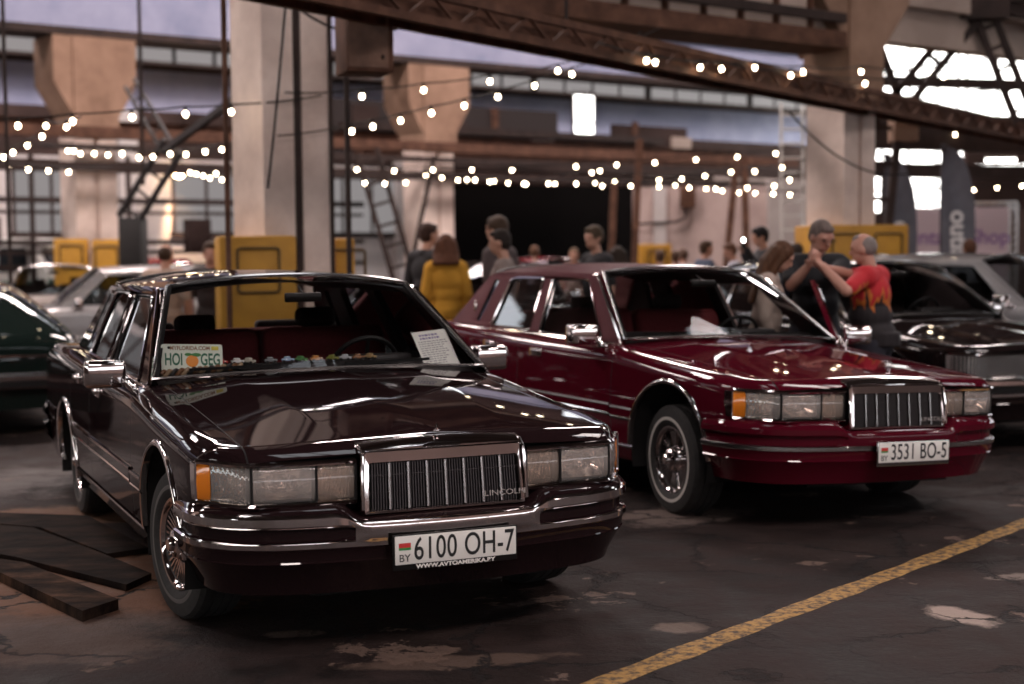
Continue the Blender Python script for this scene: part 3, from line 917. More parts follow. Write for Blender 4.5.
car_like('sedan', (-7.6, 38.6, .64), P_REDCAR, 'lamps', (.85, .9, 1.05), 'bright red car at the far wall beyond the people', bump=[P_REDCAR]*5)
def van(name, pose, label):
    r = empty(name, pose[:2] + (0,), pose[2], label=label, cat='van')
    W = P_WHITE
    side = [(-2.1,.45),(-2.15,1.1),(-2.10,1.9),(-1.95,2.12),(1.55,2.12),(1.75,1.98),(2.05,1.35),(2.2,1.20),(2.25,.45)]
    b = MB()
    out = rpoly(side, .10, 4)
    n = len(out); ys = [-.93, -.90, .90, .93]
    rows = [[(x*s, y, 1.2+(z-1.2)*s) for x, z in out] for y, s in ((-.93, .965), (-.89, 1.0), (.89, 1.0), (.93, .965))]
    b.grid(rows, W, closed=True, matf=lambda i, j: W if (out[j][1]+out[(j+1) % n][1])/2 > 1.12 else mat('van_green', (.03, .07, .05), .4, coat=.6))
    GR = mat('van_green', (.03, .07, .05), .4, coat=.6)
    b.add(rows[0], [tuple(range(n))], W); b.add(rows[-1], [tuple(range(n))], W)
    b.build('body_shell', r)
    for sg in (1, -1):
        MB().box((0, sg*.935, .80), (4.1, .01, .52), GR).build('side_panel', r)
        for x0, x1 in ((-1.95,-1.15),(-1.05,-.25),(-.15,.65),(.75,1.60)):
            MB().prism(rpoly([(x0,1.28),(x1,1.28),(x1-.05,1.88),(x0+.05,1.88)], .06), .93, .945, mat('van_window', (.02, .025, .03), .08, spec=.8), lambda a, c, z, sg=sg: (a, sg*z, c)).build('side_window', r)
        for wx in (1.3, -1.35): wheel(r, wx, sg*.80, 0, RUBBER, False)
    MB().prism(rpoly([(-.78,1.38),(.78,1.38),(.70,1.92),(-.70,1.92)], .08), 0, .02, mat('van_window', (.02, .025, .03), .08, spec=.8), lambda a, c, z: (2.06-(c-1.35)*.46+z, a, c)).build('windshield', r)
    for sg in (1, -1):
        MB().lathe([(.0,.05),(.09,.04),(.11,.0)], mat('pale_lamp_glass', (.62, .58, .55), .12, .3, coat=1.0), (2.25, sg*.62, .85), 'X', 20).build('headlamp', r)
    return r
van('van', (-13.2, 38.0, -.28), 'white roofed van with green lower body and dark windows at the far wall')
# small black car near the show backdrop
car_like('sedan', (9.2, 33.5, -1.9), P_DARK, 'lamps', (.8, .88, 1.1), 'dark hatch-sized car with shiny roof before the pale banner wall')

# ------------------------------------------------------------------ things on and behind the windshield
# Florida souvenir plate, propped on the dashboard of the black car
def world_of(pose, p):
    c, s = math.cos(pose[2]), math.sin(pose[2])
    return (pose[0]+c*p[0]-s*p[1], pose[1]+s*p[0]+c*p[1], p[2])
C1Q = Matrix.Translation((CAR1[0], CAR1[1], 0)) @ Matrix.Rotation(CAR1[2], 4, 'Z')
YZ = Matrix(((0,0,1,0),(1,0,0,0),(0,1,0,0),(0,0,0,1)))
pl = MB().prism(rpoly([(-.1525,-.076),(.1525,-.076),(.1525,.076),(-.1525,.076)], .014), 0, .002, mat('souvenir_plate', (.70, .74, .64), .45)).build('souvenir_plate')
pl.matrix_world = C1Q @ Matrix.Translation((-.835, -.632, 1.088)) @ Matrix.Rotation(math.radians(-14), 4, 'Y') @ Matrix.Rotation(math.radians(-2.5), 4, 'X') @ YZ
tag(pl, 'white souvenir number plate with an orange between green letters on the dashboard', 'number plate')
GRN = mat('plate_dark_green', (.02, .13, .07), .5); ORG = mat('plate_orange', (.80, .27, .03), .5); LEAF = mat('plate_leaf', (.05, .22, .05), .5)
T = lambda a, b, z=.003: Matrix.Translation((a, b, z))
text('serial_letters', 'HOI', .084, GRN, T(-.092, -.004), pl, .0004, sx=.60, bold=.0020, sp=1.0)
text('serial_letters', 'GEG', .084, GRN, T(.091, -.004), pl, .0004, sx=.60, bold=.0020, sp=1.0)
text('state_name', 'MYFLORIDA.COM', .028, mat('plate_brown', (.25, .12, .06), .5), T(-.01, .055), pl, .0004, sx=.9, bold=.0008)
text('state_motto', 'SUNSHINE STATE', .020, GRN, T(0, -.062), pl, .0004, sx=.85)
f = MB(); f.ell((0, -.010, .003), (.032, .030, .002), ORG); f.ell((.02, .022, .003), (.026, .010, .0015), LEAF); f.ell((-.02, .024, .003), (.018, .008, .0015), LEAF)
f.build('orange_emblem', pl)
st = MB().box((.115, .056, .003), (.036, .020, .001), mat('sticker_yellow', (.65, .55, .08), .5), bev=.0004).build('sticker', pl)
for a, b in ((-.115, .058), (.10, -.062), (-.10, -.062)):
    MB().lathe([(0,.003),(.006,.003),(.007,.002)], GAP, (a, b, 0), n=10).build('bolt_hole', pl)
# plaited cord lying under it
br = MB()
for k in range(3):
    pts = []
    for i in range(61):
        u = i/60; a = u*2*PI*4.5 + k*2*PI/3
        pts.append(Vector((-.770 + .012*math.cos(a), -.80 + .40*u, 1.026 + .012*math.sin(2*a)*.6 + .006*math.sin(a) + .022*u)))
    br.tube(pts, .011, mat('plait_%s' % ('brown', 'black', 'tan')[k], ((.16,.07,.03), (.02,.015,.015), (.30,.20,.12))[k], .45), n=8)
b = br.build('plaited_cord'); b.matrix_world = C1Q
tag(b, 'brown and black plaited cord on the dashboard below the souvenir plate', 'cord')
# sheet of paper behind the glass
pp = MB().box((0, 0, 0), (.20, .285, .0015), mat('paper', (.80, .77, .72), .7)).build('paper_sheet')
pp.matrix_world = C1Q @ Matrix.Translation((-.822, .672, 1.080)) @ Matrix.Rotation(math.radians(-40), 4, 'Y') @ Matrix.Rotation(math.radians(6), 4, 'X') @ YZ
tag(pp, 'printed white sheet of paper propped behind the windshield of the black cherry sedan', 'paper')
ln = MB(); INK = mat('print_grey', (.22, .20, .22), .7); INKB = mat('print_violet', (.20, .16, .32), .7)
y = .115; q = 0
while y > -.125:
    w = random.uniform(.10, .17) if q > 1 else .13
    x = -.085 if q > 1 else -.065
    h = .012 if q < 2 else .005
    while x < -.085 + w:
        l = random.uniform(.008, .024); ln.box((x+l/2, y, .0011), (l, h, .0004), INKB if q < 2 else INK); x += l + .005
    y -= .021 if q < 2 else .0145; q += 1
lo = ln.build('printed_lines', pp, ang=None); lo['kind'] = 'stuff'
# little toy cars along the dashboard
toys = [(-.47,'red',(.45,.03,.02)),(-.39,'white',(.65,.62,.60)),(-.33,'cream',(.55,.50,.42)),(-.22,'grey',(.20,.21,.22)),(-.13,'pale blue',(.30,.40,.55)),(-.06,'green',(.10,.25,.08)),(.02,'orange',(.50,.20,.04)),(.11,'olive',(.22,.22,.05)),(.18,'silver',(.5,.5,.52)),(.25,'brown',(.28,.13,.06)),(.32,'tan',(.42,.28,.14))]
for k, (yy, cn, cc) in enumerate(toys):
    r = empty('toy_car'); r.matrix_world = C1Q @ Matrix.Translation((-.94 + .13*(1-(yy/.85)**2)*.5, yy, 1.047)) @ Matrix.Rotation(1.2 + .5*math.sin(k*2.3), 4, 'Z')
    b = MB().box((0, 0, .017), (.066, .030, .014), mat('toy_' + cn.replace(' ', '_'), cc, .3, coat=.6), bev=.005)
    b.box((-.004, 0, .028), (.034, .025, .014), mat('toy_' + cn.replace(' ', '_'), cc, .3), bev=.006); b.build('toy_body', r)
    for wx in (-.02, .02):
        for sg in (1, -1): MB().lathe([(0,.004),(.0085,.004),(.0085,-.004),(0,-.004)], RUBBER, (wx, sg*.013, .009), 'Y', 10).build('toy_wheel', r)
    tag(r, ('%s toy car in the row along the dashboard of the black cherry sedan' % cn), 'toy car', 'toy cars on the dashboard')
# ------------------------------------------------------------------ the hall
UX, UY = .80, .60
def H(u, v, z=0.0): return (UX*u - UY*v, UY*u + UX*v, z)
HR = math.atan2(UY, UX)
def hbox(mb, u0, u1, v0, v1, z0, z1, m):
    mb.box(H((u0+u1)/2, (v0+v1)/2, (z0+z1)/2), (abs(u1-u0), abs(v1-v0), abs(z1-z0)), m, rot=HR); return mb
def struct(name, mb, **k):
    o = mb.build(name, ang=35); o['kind'] = 'structure'; return o
CONC = noisy('worn_concrete', (.50, .39, .34), (.74, .61, .54), 1.3, .9, bump=.15, c3=(.60, .46, .39))
CONCB = noisy('ochre_concrete', (.19, .110, .072), (.33, .205, .142), 1.1, .9, bump=.15)
BLUEG = noisy('blue_grey_girder', (.20, .22, .33), (.32, .33, .45), .7, .8)
STEEL = noisy('dark_steel', (.022, .014, .012), (.045, .028, .024), 3, .7, spec=.25)
RUST = noisy('rusty_steel', (.060, .028, .018), (.13, .064, .042), 4, .8, c3=(.19, .095, .062), spec=.2)
BEIGE = noisy('beige_plaster', (.34, .26, .22), (.48, .38, .32), .6, .9)
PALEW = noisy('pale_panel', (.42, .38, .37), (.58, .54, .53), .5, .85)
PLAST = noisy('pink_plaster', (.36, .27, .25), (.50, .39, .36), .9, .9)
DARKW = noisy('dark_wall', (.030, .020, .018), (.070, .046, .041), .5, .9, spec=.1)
YEL = noisy('yellow_enamel', (.36, .17, .010), (.48, .24, .015), 2.5, .6)
DAY = emis('daylit_glass', (1.0, .97, .93), 5.5)
DIMDAY = emis('frosted_daylight_glass', (.86, .80, .80), .26)
SKYL = emis('skylight_glass', (.93, .95, 1.0), 3.4)

# floor -------------------------------------------------------------
def floor_mat():
    m = mat('worn_asphalt', (.04, .035, .033), .8, spec=.22); N, L, b = nodes(m)
    tc = N.new('ShaderNodeTexCoord')
    def noise(sc_, det=6, ro=.6, st=(1, 1, 1)):
        mp = N.new('ShaderNodeMapping'); mp.inputs['Scale'].default_value = st
        n = N.new('ShaderNodeTexNoise'); n.inputs['Scale'].default_value = sc_; n.inputs['Detail'].default_value = det; n.inputs['Roughness'].default_value = ro
        L.new(tc.outputs['Object'], mp.inputs['Vector']); L.new(mp.outputs['Vector'], n.inputs['Vector']); return n
    def ramp(src, a, ca, b_, cb):
        r = N.new('ShaderNodeValToRGB'); e = r.color_ramp.elements; e[0].position = a; e[0].color = ca; e[1].position = b_; e[1].color = cb
        L.new(src, r.inputs['Fac']); return r
    def mix(f, a, c):
        x = N.new('ShaderNodeMix'); x.data_type = 'RGBA'
        for s_, k in ((f, 0), (a, 6), (c, 7)):
            if hasattr(s_, 'node'): L.new(s_, x.inputs[k])
            else: x.inputs[k].default_value = s_
        return x.outputs[2]
    big = noise(.55, 5); mid = noise(2.6, 8, .68); fine = noise(55, 4, .7)
    base_ = ramp(mid.outputs['Fac'], .36, (.0055, .0031, .0029, 1), .66, (.032, .0185, .0168, 1))
    c = mix(ramp(big.outputs['Fac'], .42, (0, 0, 0, 1), .66, (.75, .75, .75, 1)).outputs['Color'], base_.outputs['Color'], (.024, .0135, .0105, 1))
    # aggregate grain
    c = mix(ramp(fine.outputs['Fac'], .56, (0, 0, 0, 1), .70, (.35, .35, .35, 1)).outputs['Color'], c, (.070, .050, .045, 1))
    # bald pale spots
    sp = noise(1.15, 9, .72)
    c = mix(ramp(sp.outputs['Fac'], .655, (0, 0, 0, 1), .685, (.55, .55, .55, 1)).outputs['Color'], c, (.10, .070, .058, 1))
    def spot(x, y, rx, ry, col, amt, rot=0.0):
        mp = N.new('ShaderNodeMapping'); mp.vector_type = 'TEXTURE'
        mp.inputs['Location'].default_value = (x, y, 0); mp.inputs['Rotation'].default_value = (0, 0, rot); mp.inputs['Scale'].default_value = (rx, ry, 50)
        g = N.new('ShaderNodeTexGradient'); g.gradient_type = 'SPHERICAL'
        L.new(tc.outputs['Object'], mp.inputs['Vector']); L.new(mp.outputs['Vector'], g.inputs['Vector'])
        ma = N.new('ShaderNodeMath'); ma.operation = 'MULTIPLY_ADD'; ma.inputs[1].default_value = 2.6; 
        mm = N.new('ShaderNodeMath'); mm.operation = 'SUBTRACT'; mm.inputs[1].default_value = 1.45
        L.new(sp.outputs['Fac'], ma.inputs[0]); L.new(g.outputs['Fac'], ma.inputs[2]); L.new(ma.outputs[0], mm.inputs[0])
        return ramp(mm.outputs[0], .10, (0, 0, 0, 1), .34, (amt, amt, amt, 1)).outputs['Color'], col
    for a in ((.98, 8.95, .75, .42, (.20, .150, .13, 1), .65, .5), (1.93, 6.42, .16, .28, (.36, .28, .24, 1), .9, .4), (2.42, 7.15, .30, .12, (.24, .19, .165, 1), .7, .3),
              (.70, 6.24, .18, .16, (.22, .16, .13, 1), .6, 0), (-.95, 6.2, .22, .10, (.17, .12, .10, 1), .6, .2), (-.2, 5.75, .6, .12, (.13, .085, .065, 1), .6, .2),
              (-2.3, 7.2, 1.5, 1.35, (.16, .078, .045, 1), .9, 0), (-2.7, 9.2, 1.4, .5, (.17, .090, .055, 1), .9, .2), (-4.6, 10.5, 2.6, 1.3, (.12, .105, .10, 1), .75, .2), (-2.0, 6.2, 1.2, .6, (.075, .048, .038, 1), .8, 0)):
        f, col = spot(*a); c = mix(f, c, col)
    # cracks
    vo = N.new('ShaderNodeTexVoronoi'); vo.feature = 'DISTANCE_TO_EDGE'; vo.inputs['Scale'].default_value = 1.15
    wr = N.new('ShaderNodeVectorMath'); wr.operation = 'ADD'; w2 = N.new('ShaderNodeVectorMath'); w2.operation = 'SCALE'; w2.inputs['Scale'].default_value = .55
    L.new(mid.outputs['Color'], w2.inputs[0]); L.new(w2.outputs[0], wr.inputs[0]); L.new(tc.outputs['Object'], wr.inputs[1]); L.new(wr.outputs[0], vo.inputs['Vector'])
    cr = ramp(vo.outputs['Distance'], .007, (1, 1, 1, 1), .022, (0, 0, 0, 1))
    gate = ramp(big.outputs['Fac'], .40, (0, 0, 0, 1), .52, (1, 1, 1, 1))
    mu = N.new('ShaderNodeMath'); mu.operation = 'MULTIPLY'; L.new(cr.outputs['Color'], mu.inputs[0]); L.new(gate.outputs['Color'], mu.inputs[1])
    c = mix(mu.outputs[0], c, (.012, .009, .009, 1))
    L.new(c, b.inputs['Base Color'])
    rr = ramp(mid.outputs['Fac'], .3, (.62, .62, .62, 1), .7, (.92, .92, .92, 1)); L.new(rr.outputs['Color'], b.inputs['Roughness'])
    ad = N.new('ShaderNodeMath'); ad.operation = 'MULTIPLY_ADD'; ad.inputs[1].default_value = .22; L.new(fine.outputs['Fac'], ad.inputs[0]); L.new(mid.outputs['Fac'], ad.inputs[2])
    sb_ = N.new('ShaderNodeMath'); sb_.operation = 'MULTIPLY_ADD'; sb_.inputs[1].default_value = -.5; L.new(mu.outputs[0], sb_.inputs[0]); L.new(ad.outputs[0], sb_.inputs[2])
    bp = N.new('ShaderNodeBump'); bp.inputs['Strength'].default_value = .8; bp.inputs['Distance'].default_value = .035
    L.new(sb_.outputs[0], bp.inputs['Height']); L.new(bp.outputs['Normal'], b.inputs['Normal'])
    return m
FL = floor_mat()
fl = MB(); fl.add([H(-22, -18, 0), H(52, -18, 0), H(52, 40, 0), H(-22, 40, 0), H(-22, -18, -.2), H(52, -18, -.2), H(52, 40, -.2), H(-22, 40, -.2)], [(0,1,2,3),(4,5,6,7),(0,1,5,4),(1,2,6,5),(2,3,7,6),(3,0,4,7)], FL)
struct('floor', fl)
# worn yellow bay line
ym = noisy('worn_yellow_line', (.07, .045, .030), (.40, .225, .065), 24, .85, detail=8, lo=.40, hi=.56, bump=.3)
a = Vector((.10, 5.17, 0)); d = Vector((.645, .764, 0)).normalized(); n_ = Vector((-d.y, d.x, 0))*.062
mk = MB(); L_ = 11.0
rows = []
for k in range(90):
    p = a + d*(L_*k/89 - .6); w = 1 + .10*math.sin(k*1.7) + .08*math.sin(k*.63)
    rows.append([tuple(p + n_*w + Vector((0, 0, .0005))), tuple(p + n_*.9*w + Vector((0, 0, .003))), tuple(p - n_*.9*w + Vector((0, 0, .003))), tuple(p - n_*w + Vector((0, 0, .0005)))])
struct('floor_marking', mk.grid(rows, ym))
# boards over the pit
WOOD = noisy('oily_board', (.010, .007, .006), (.026, .016, .012), 3, .85, stretch=(1, 1.8, 1), bump=.8, c3=(.070, .037, .023), spec=.06, lo=.42, hi=.60)
WOODS = noisy('sandy_board', (.012, .008, .007), (.040, .024, .017), 3, .9, stretch=(1, 1.6, 1), bump=.8, c3=(.12, .064, .040), spec=.06, lo=.42, hi=.56)
def board(poly, z0, z1, m, label):
    c = Vector((sum(p[0] for p in poly)/len(poly), sum(p[1] for p in poly)/len(poly), 0))
    o = MB().prism([(x-c.x, y-c.y) for x, y in poly], z0, z1, m).build('floor_board'); o.location = c
    return tag(o, label, 'board', 'boards over the pit')
board([(-3.75,9.05),(-2.77,8.60),(-2.16,7.80),(-1.98,7.95),(-2.60,8.98),(-3.20,9.12)], .0, .030, WOOD, 'long dark floor board nearest the rear wheel of the black cherry sedan')
board([(-3.75,8.98),(-3.65,8.45),(-2.62,7.72),(-1.86,7.03),(-1.80,7.28),(-2.19,7.80),(-2.80,8.57)], .0, .034, WOOD, 'wide dark board between the other two boards of the pit cover')
board([(-3.35,8.02),(-3.30,7.78),(-2.56,7.28),(-1.90,6.44),(-1.80,6.66),(-2.50,7.50)], .0, .050, WOODS, 'narrow sandy board raised at the edge of the pit cover')

# columns -----------------------------------------------------------
def column(name, u, v, w, d, m, corbel=True, zc=4.5, top=6.0, upper=None, h=12):
    mb = MB()
    if upper: hbox(mb, u-w/2-.03, u+w/2+.03, v-d/2-.17, v+d/2+.03, upper, h, CONCB)
    hbox(mb, u-w/2, u+w/2, v-d/2, v+d/2, 0, h, m)
    # rebate: two flanges with a shallow groove on the front face
    hbox(mb, u-w/2-.0, u-w*.06, v-d/2-.05, v-d/2, 0, min(h, top), m); hbox(mb, u+w*.06, u+w/2, v-d/2-.05, v-d/2, 0, min(h, top), m)
    if corbel:
        for sg in (1, -1):
            ex = .42 if h < 7 else .60
            prof = [(w/2-.02, zc), (w/2+ex, zc+.75), (w/2+ex, top), (w/2-.02, top)]
            mb.prism([(u+sg*a, z) for a, z in prof], -d/2-.14, d/2+.14, CONCB, lambda a, b, z, v=v: H(a, v+z, b))
    return struct(name, mb)
NEAR = [7.15, 15.75, 24.2, -1.2]
column('column', 7.25, 13.55, .78, .62, CONC, zc=5.2, top=6.2)
column('column', 15.99, 13.75, .64, .62, CONC, zc=4.25, top=5.9, upper=3.62)
column('column', 24.6, 13.75, .95, .75, CONC)
column('column', -1.5, 13.55, .80, .62, CONC)
FARU = [11.2, 19.4, 3.0]
for u in FARU: column('column', u, 29.1, .85, .8, CONC, zc=4.3, top=5.95, h=5.95, upper=4.1)

def guard(c, w, d, h, label, rz=.25):
    r = empty('column_guard', (c[0], c[1], 0), rz, label=label, cat='barrier', group='yellow column guards')
    b = MB(); b.box((0, 0, h/2), (w, d, h), YEL, bev=.03); b.build('guard_block', r)
    for k in range(max(1, round(w/.55))):
        n = max(1, round(w/.55)); x = -w/2 + w*(k+.5)/n
        s = MB(); pts = rpoly([(x-.20, h-.12), (x+.20, h-.12), (x+.20, h-.55), (x-.20, h-.55)], .04)
        s.tube([(a, -d/2-.012, z) for a, z in pts], .016, mat('guard_loop_steel', (.10, .055, .01), .6), closed=True, n=6)  # lifting loops drawn in dark brown steel
        s.build('lifting_loop', r)
    return r
guard(H(6.86, 13.42), .74, .9, 1.80, 'yellow guard block at the foot of the thick pale column behind the black cherry sedan')
guard(H(7.98, 13.6), .20, .45, 1.78, 'slim yellow guard to the side of the thick pale column')
guard(H(16.0, 13.55), 1.25, .95, 1.95, 'yellow guard block behind the two men at the burgundy car door')
guard((-8.35, 28.25), .62, .7, 1.97, 'yellow guard block at the far column beside the van')
guard((-7.70, 28.3), .52, .7, 1.95, 'yellow guard block at the far column next to the hoist frame')
guard((2.98, 31.2), .62, .6, 1.78, 'small yellow guard block before the pink partition, far behind the burgundy roof')

# girders -----------------------------------------------------------
g = MB()
hbox(g, -22, 33.5, 28.75, 29.35, 6.12, 7.25, BLUEG); hbox(g, -22, 33.5, 28.6, 29.5, 7.15, 7.3, BLUEG); hbox(g, -22, 33.5, 28.55, 29.5, 5.97, 6.12, STEEL)
struct('crane_girder', g)
g = MB()
hbox(g, 7.6, 52, 13.5, 13.8, 4.5, 5.2, BEIGE); hbox(g, 7.6, 15.5, 13.2, 14.0, 4.28, 4.5, RUST); hbox(g, 7.6, 15.5, 13.2, 13.3, 4.62, 4.74, STEEL); hbox(g, 16.3, 52, 13.35, 14.0, 5.0, 5.25, BEIGE)
for k in range(12):
    u = 7.9 + k*.65
    hbox(g, u, u+.05, 13.42, 13.5, 4.5, 5.2, RUST)
struct('crane_girder', g)
g = MB(); hbox(g, 7.4, 15.6, 15.2, 15.5, 4.75, 4.95, STEEL); hbox(g, 7.4, 15.6, 17.0, 17.3, 5.2, 5.5, BEIGE); struct('cross_beam', g)
# lattice pipe bridge crossing the hall
PB0, PB1 = Vector((-4.0, 8.2, 3.68)), Vector((13.5, 31.8, 3.50))
pb = MB(); dv = (PB1-PB0).normalized(); sd = Vector((dv.y, -dv.x, 0)).normalized()
for o_ in (-.16, .16):
    for z_ in (-.11, .11):
        pb.bar(PB0+sd*o_+Vector((0, 0, z_)), PB1+sd*o_+Vector((0, 0, z_)), .07, .07, RUST)
pb.bar(PB0+Vector((0, 0, -.03)), PB1+Vector((0, 0, -.03)), .16, .12, RUST)
Lb = (PB1-PB0).length; k = 0
while k*.34 < Lb-.4:
    p = PB0+dv*k*.34; q = PB0+dv*(k*.34+.34)
    for o_ in (-.16, .16):
        pb.bar(p+sd*o_+Vector((0, 0, -.11 if k % 2 else .11)), q+sd*o_+Vector((0, 0, .11 if k % 2 else -.11)), .03, .03, RUST)
    k += 1
for t in (.26, .62): pb.tube([PB0+dv*Lb*t, PB0+dv*Lb*t+Vector((0, 0, 8))], .02, STEEL, n=6)
struct('pipe_bridge_beam', pb)
# sheet-metal cabinet hanging from the bridge
hc = empty('hanging_cabinet', (-1.22, 12.6, 3.12), .35, label='rust brown sheet-metal cabinet hanging under the lattice bridge', cat='cabinet')
MB().box((0, 0, .28), (.40, .42, .56), RUST, bev=.012).build('cabinet_box', hc)
MB().box((-.02, -.222, .28), (.34, .012, .50), noisy('rust_door', (.10, .052, .035), (.19, .105, .07), 5, .7), bev=.004).build('cabinet_door', hc)
MB().ell((.10, -.235, .12), (.014, .014, .02), STEEL).build('door_knob', hc)
ch = MB()
for x in (-.15, .15): ch.bar((x, 0, .56), (x, 0, .66), .03, .03, STEEL)
ch.build('hanger', hc)

# walls, windows ----------------------------------------------------
VB = 38.5
w = MB()
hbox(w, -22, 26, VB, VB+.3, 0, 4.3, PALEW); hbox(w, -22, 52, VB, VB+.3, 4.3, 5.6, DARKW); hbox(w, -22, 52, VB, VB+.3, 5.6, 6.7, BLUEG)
hbox(w, -22, 52, VB, VB+.3, 6.7, 14, DARKW); hbox(w, 26, 38, VB, VB+.3, 0, 4.3, mat('gateway_painted_dark', (.004, .003, .003), .95, spec=.05)); hbox(w, 38, 52, VB, VB+.3, 0, 4.3, PLAST)  # gateway's unlit depth painted near-black on the solid wall
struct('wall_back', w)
wi = 1
def window(mb_cells, m, frame=STEEL):
    global wi
    o = struct('window_%d' % wi, mb_cells); wi += 1; return o
# long rows of glazing in the back wall (dim, dirty panes) and clerestory
for u0 in np.arange(-20, 50, 5.0):
    m_ = MB(); 
    for k in range(4): hbox(m_, u0+k*1.2, u0+k*1.2+1.08, VB-.03, VB+.02, 6.95, 8.25, DIMDAY)
    hbox(m_, u0-.1, u0+4.8, VB-.06, VB-.01, 6.86, 6.95, STEEL); hbox(m_, u0-.1, u0+4.8, VB-.06, VB-.01, 8.25, 8.34, STEEL)
    window(m_, DIMDAY)
for u0 in (-16, -4, 1.6, 7, 17, 24, 33, 41):
    m_ = MB()
    for k in range(3): hbox(m_, u0+k*1.6, u0+k*1.6+1.45, VB-.03, VB+.02, 9.9, 11.4, SKYL)
    hbox(m_, u0-.1, u0+4.8, VB-.06, VB-.01, 9.8, 9.9, STEEL); window(m_, SKYL)
m_ = MB(); hbox(m_, 31.55, 32.35, VB-.05, VB-.01, 5.45, 5.95, DAY); hbox(m_, 31.55, 32.35, VB-.05, VB-.01, 6.02, 6.95, DAY); hbox(m_, 31.45, 32.45, VB-.03, VB, 5.35, 7.05, STEEL); window(m_, DAY)
# low frosted windows on the pale wall
for u0 in np.arange(-18, 22, 4.4):
    m_ = MB(); hbox(m_, u0, u0+3.0, VB-.04, VB-.01, 2.3, 3.9, DIMDAY)
    for k in range(4): hbox(m_, u0+k*1.0-.04, u0+k*1.0+.04, VB-.07, VB-.03, 2.2, 4.0, STEEL)
    hbox(m_, u0-.1, u0+3.1, VB-.07, VB-.03, 2.15, 2.3, STEEL); window(m_, DIMDAY)
for u0 in np.arange(-19.6, 26, 4.4):
    p_ = MB(); hbox(p_, u0, u0+.55, VB-.22, VB, 0, 5.6, PALEW); struct('wall_pilaster', p_)
# end wall with bright glazing
UE = 44.0
w = MB()
hbox(w, UE, UE+.3, -18, 40, 0, .8, DARKW); hbox(w, UE, UE+.3, -18, 40, 11.5, 14, DARKW)
hbox(w, UE, UE+.3, 39.5, 40, .8, 11.5, DARKW); hbox(w, UE, UE+.3, -18, 4.9, .8, 11.5, DARKW); hbox(w, UE, UE+.3, 4.9, 39.5, .8, 3.0, DARKW); hbox(w, UE, UE+.3, 4.9, 39.5, 5.5, 6.0, DARKW); hbox(w, UE, UE+.3, 4.9, 39.5, 9.2, 11.5, DARKW)
struct('wall_end', w)
for v0 in np.arange(5, 38, 4.93):
    for z0, z1 in ((3.0, 5.5), (6.0, 9.2)):
        m_ = MB()
        hbox(m_, UE+.02, UE+.08, v0, v0+4.93, z0, z1, DAY if v0 > 20 else SKYL)
        for k in range(4): hbox(m_, UE-.04, UE+.02, v0+k*1.23-.04, v0+k*1.23+.04, z0, z1, STEEL)
        for z_ in np.linspace(z0, z1, 4): hbox(m_, UE-.04, UE+.02, v0, v0+4.93, z_-.04, z_+.04, STEEL)
        window(m_, DAY)
# wall opposite and behind the camera, other end
w = MB(); hbox(w, -22.3, -22, -18, 40, 0, 14, DARKW); struct('wall_far_end', w)
w = MB(); hbox(w, -22, 52, -18.3, -18, 0, 14, noisy('brown_wall', (.20, .145, .13), (.30, .22, .20), .5, .9)); struct('wall_front', w)
for v0 in np.arange(-12, 36, 4.6):
    m_ = MB()
    for k in range(3): hbox(m_, -21.99, -21.94, v0+k*1.5, v0+k*1.5+1.46, 4.4, 6.2, DAY)
    hbox(m_, -21.99, -21.90, v0-.1, v0+4.5, 5.35, 5.43, STEEL); window(m_, DAY)
for u0 in np.arange(-20, 46, 6.0):
    m_ = MB()
    for k in range(4): hbox(m_, u0+k*1.45, u0+k*1.45+1.38, -17.99, -17.94, 3.2, 5.0, SKYL)
    hbox(m_, u0-.1, u0+5.8, -17.99, -17.9, 4.05, 4.13, STEEL); window(m_, SKYL)
# roof with lantern skylights
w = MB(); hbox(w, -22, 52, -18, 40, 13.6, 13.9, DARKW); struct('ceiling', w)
for u0 in np.arange(-16, 48, 9.0):
    for v0 in (-9, 4.5, 20.5, 33):
        u0 = u0 + (1.7 if v0 == 4.5 else 0)
        m_ = MB(); hbox(m_, u0, u0+4.2, v0, v0+2.2, 13.52, 13.6, SKYL)
        for k in range(5): hbox(m_, u0+k*1.05-.05, u0+k*1.05+.05, v0, v0+2.2, 13.46, 13.52, STEEL)
        window(m_, SKYL)
for u0 in np.arange(-18, 50, 8.5):
    g = MB()
    for z_ in (11.6, 13.3): hbox(g, u0-.09, u0+.09, -18, 40, z_-.09, z_+.09, STEEL)
    for k in range(29):
        g.bar(H(u0, -18+2*k, 11.6 if k % 2 else 13.3), H(u0, -16+2*k, 13.3 if k % 2 else 11.6), .10, .10, STEEL)
    struct('roof_truss_beam', g)

m_ = MB()
hbox(m_, 7.22, 7.29, 13.20, 13.245, 0, 12, STEEL); hbox(m_, 7.60, 7.635, 13.16, 13.20, 0, 12, STEEL); struct('column_trim', m_)  # dark strips added to deepen the column's groove line and mark its cable
m_ = MB()
for z_, w_ in ((2.0, .12), (1.75, .10), (2.75, .08), (3.05, .14), (1.4, .10)): hbox(m_, -20, 22, 36.4-w_, 36.4, z_-w_/2, z_+w_/2, STEEL)
for u0 in (4, 9, 12.5, 15, 17.8, 20): hbox(m_, u0, u0+.10, 36.3, 36.4, 0, 4.2, STEEL)
for u0, z0, w_, h_ in ((8.2, 1.5, .9, .5), (11.0, 1.9, .7, .7), (14.2, 1.6, 1.1, .4), (16.6, 1.8, .6, .8), (18.9, 1.5, .8, .5)): hbox(m_, u0, u0+w_, 36.1, 36.5, z0, z0+h_, DARKW)
struct('service_rail_trim', m_)
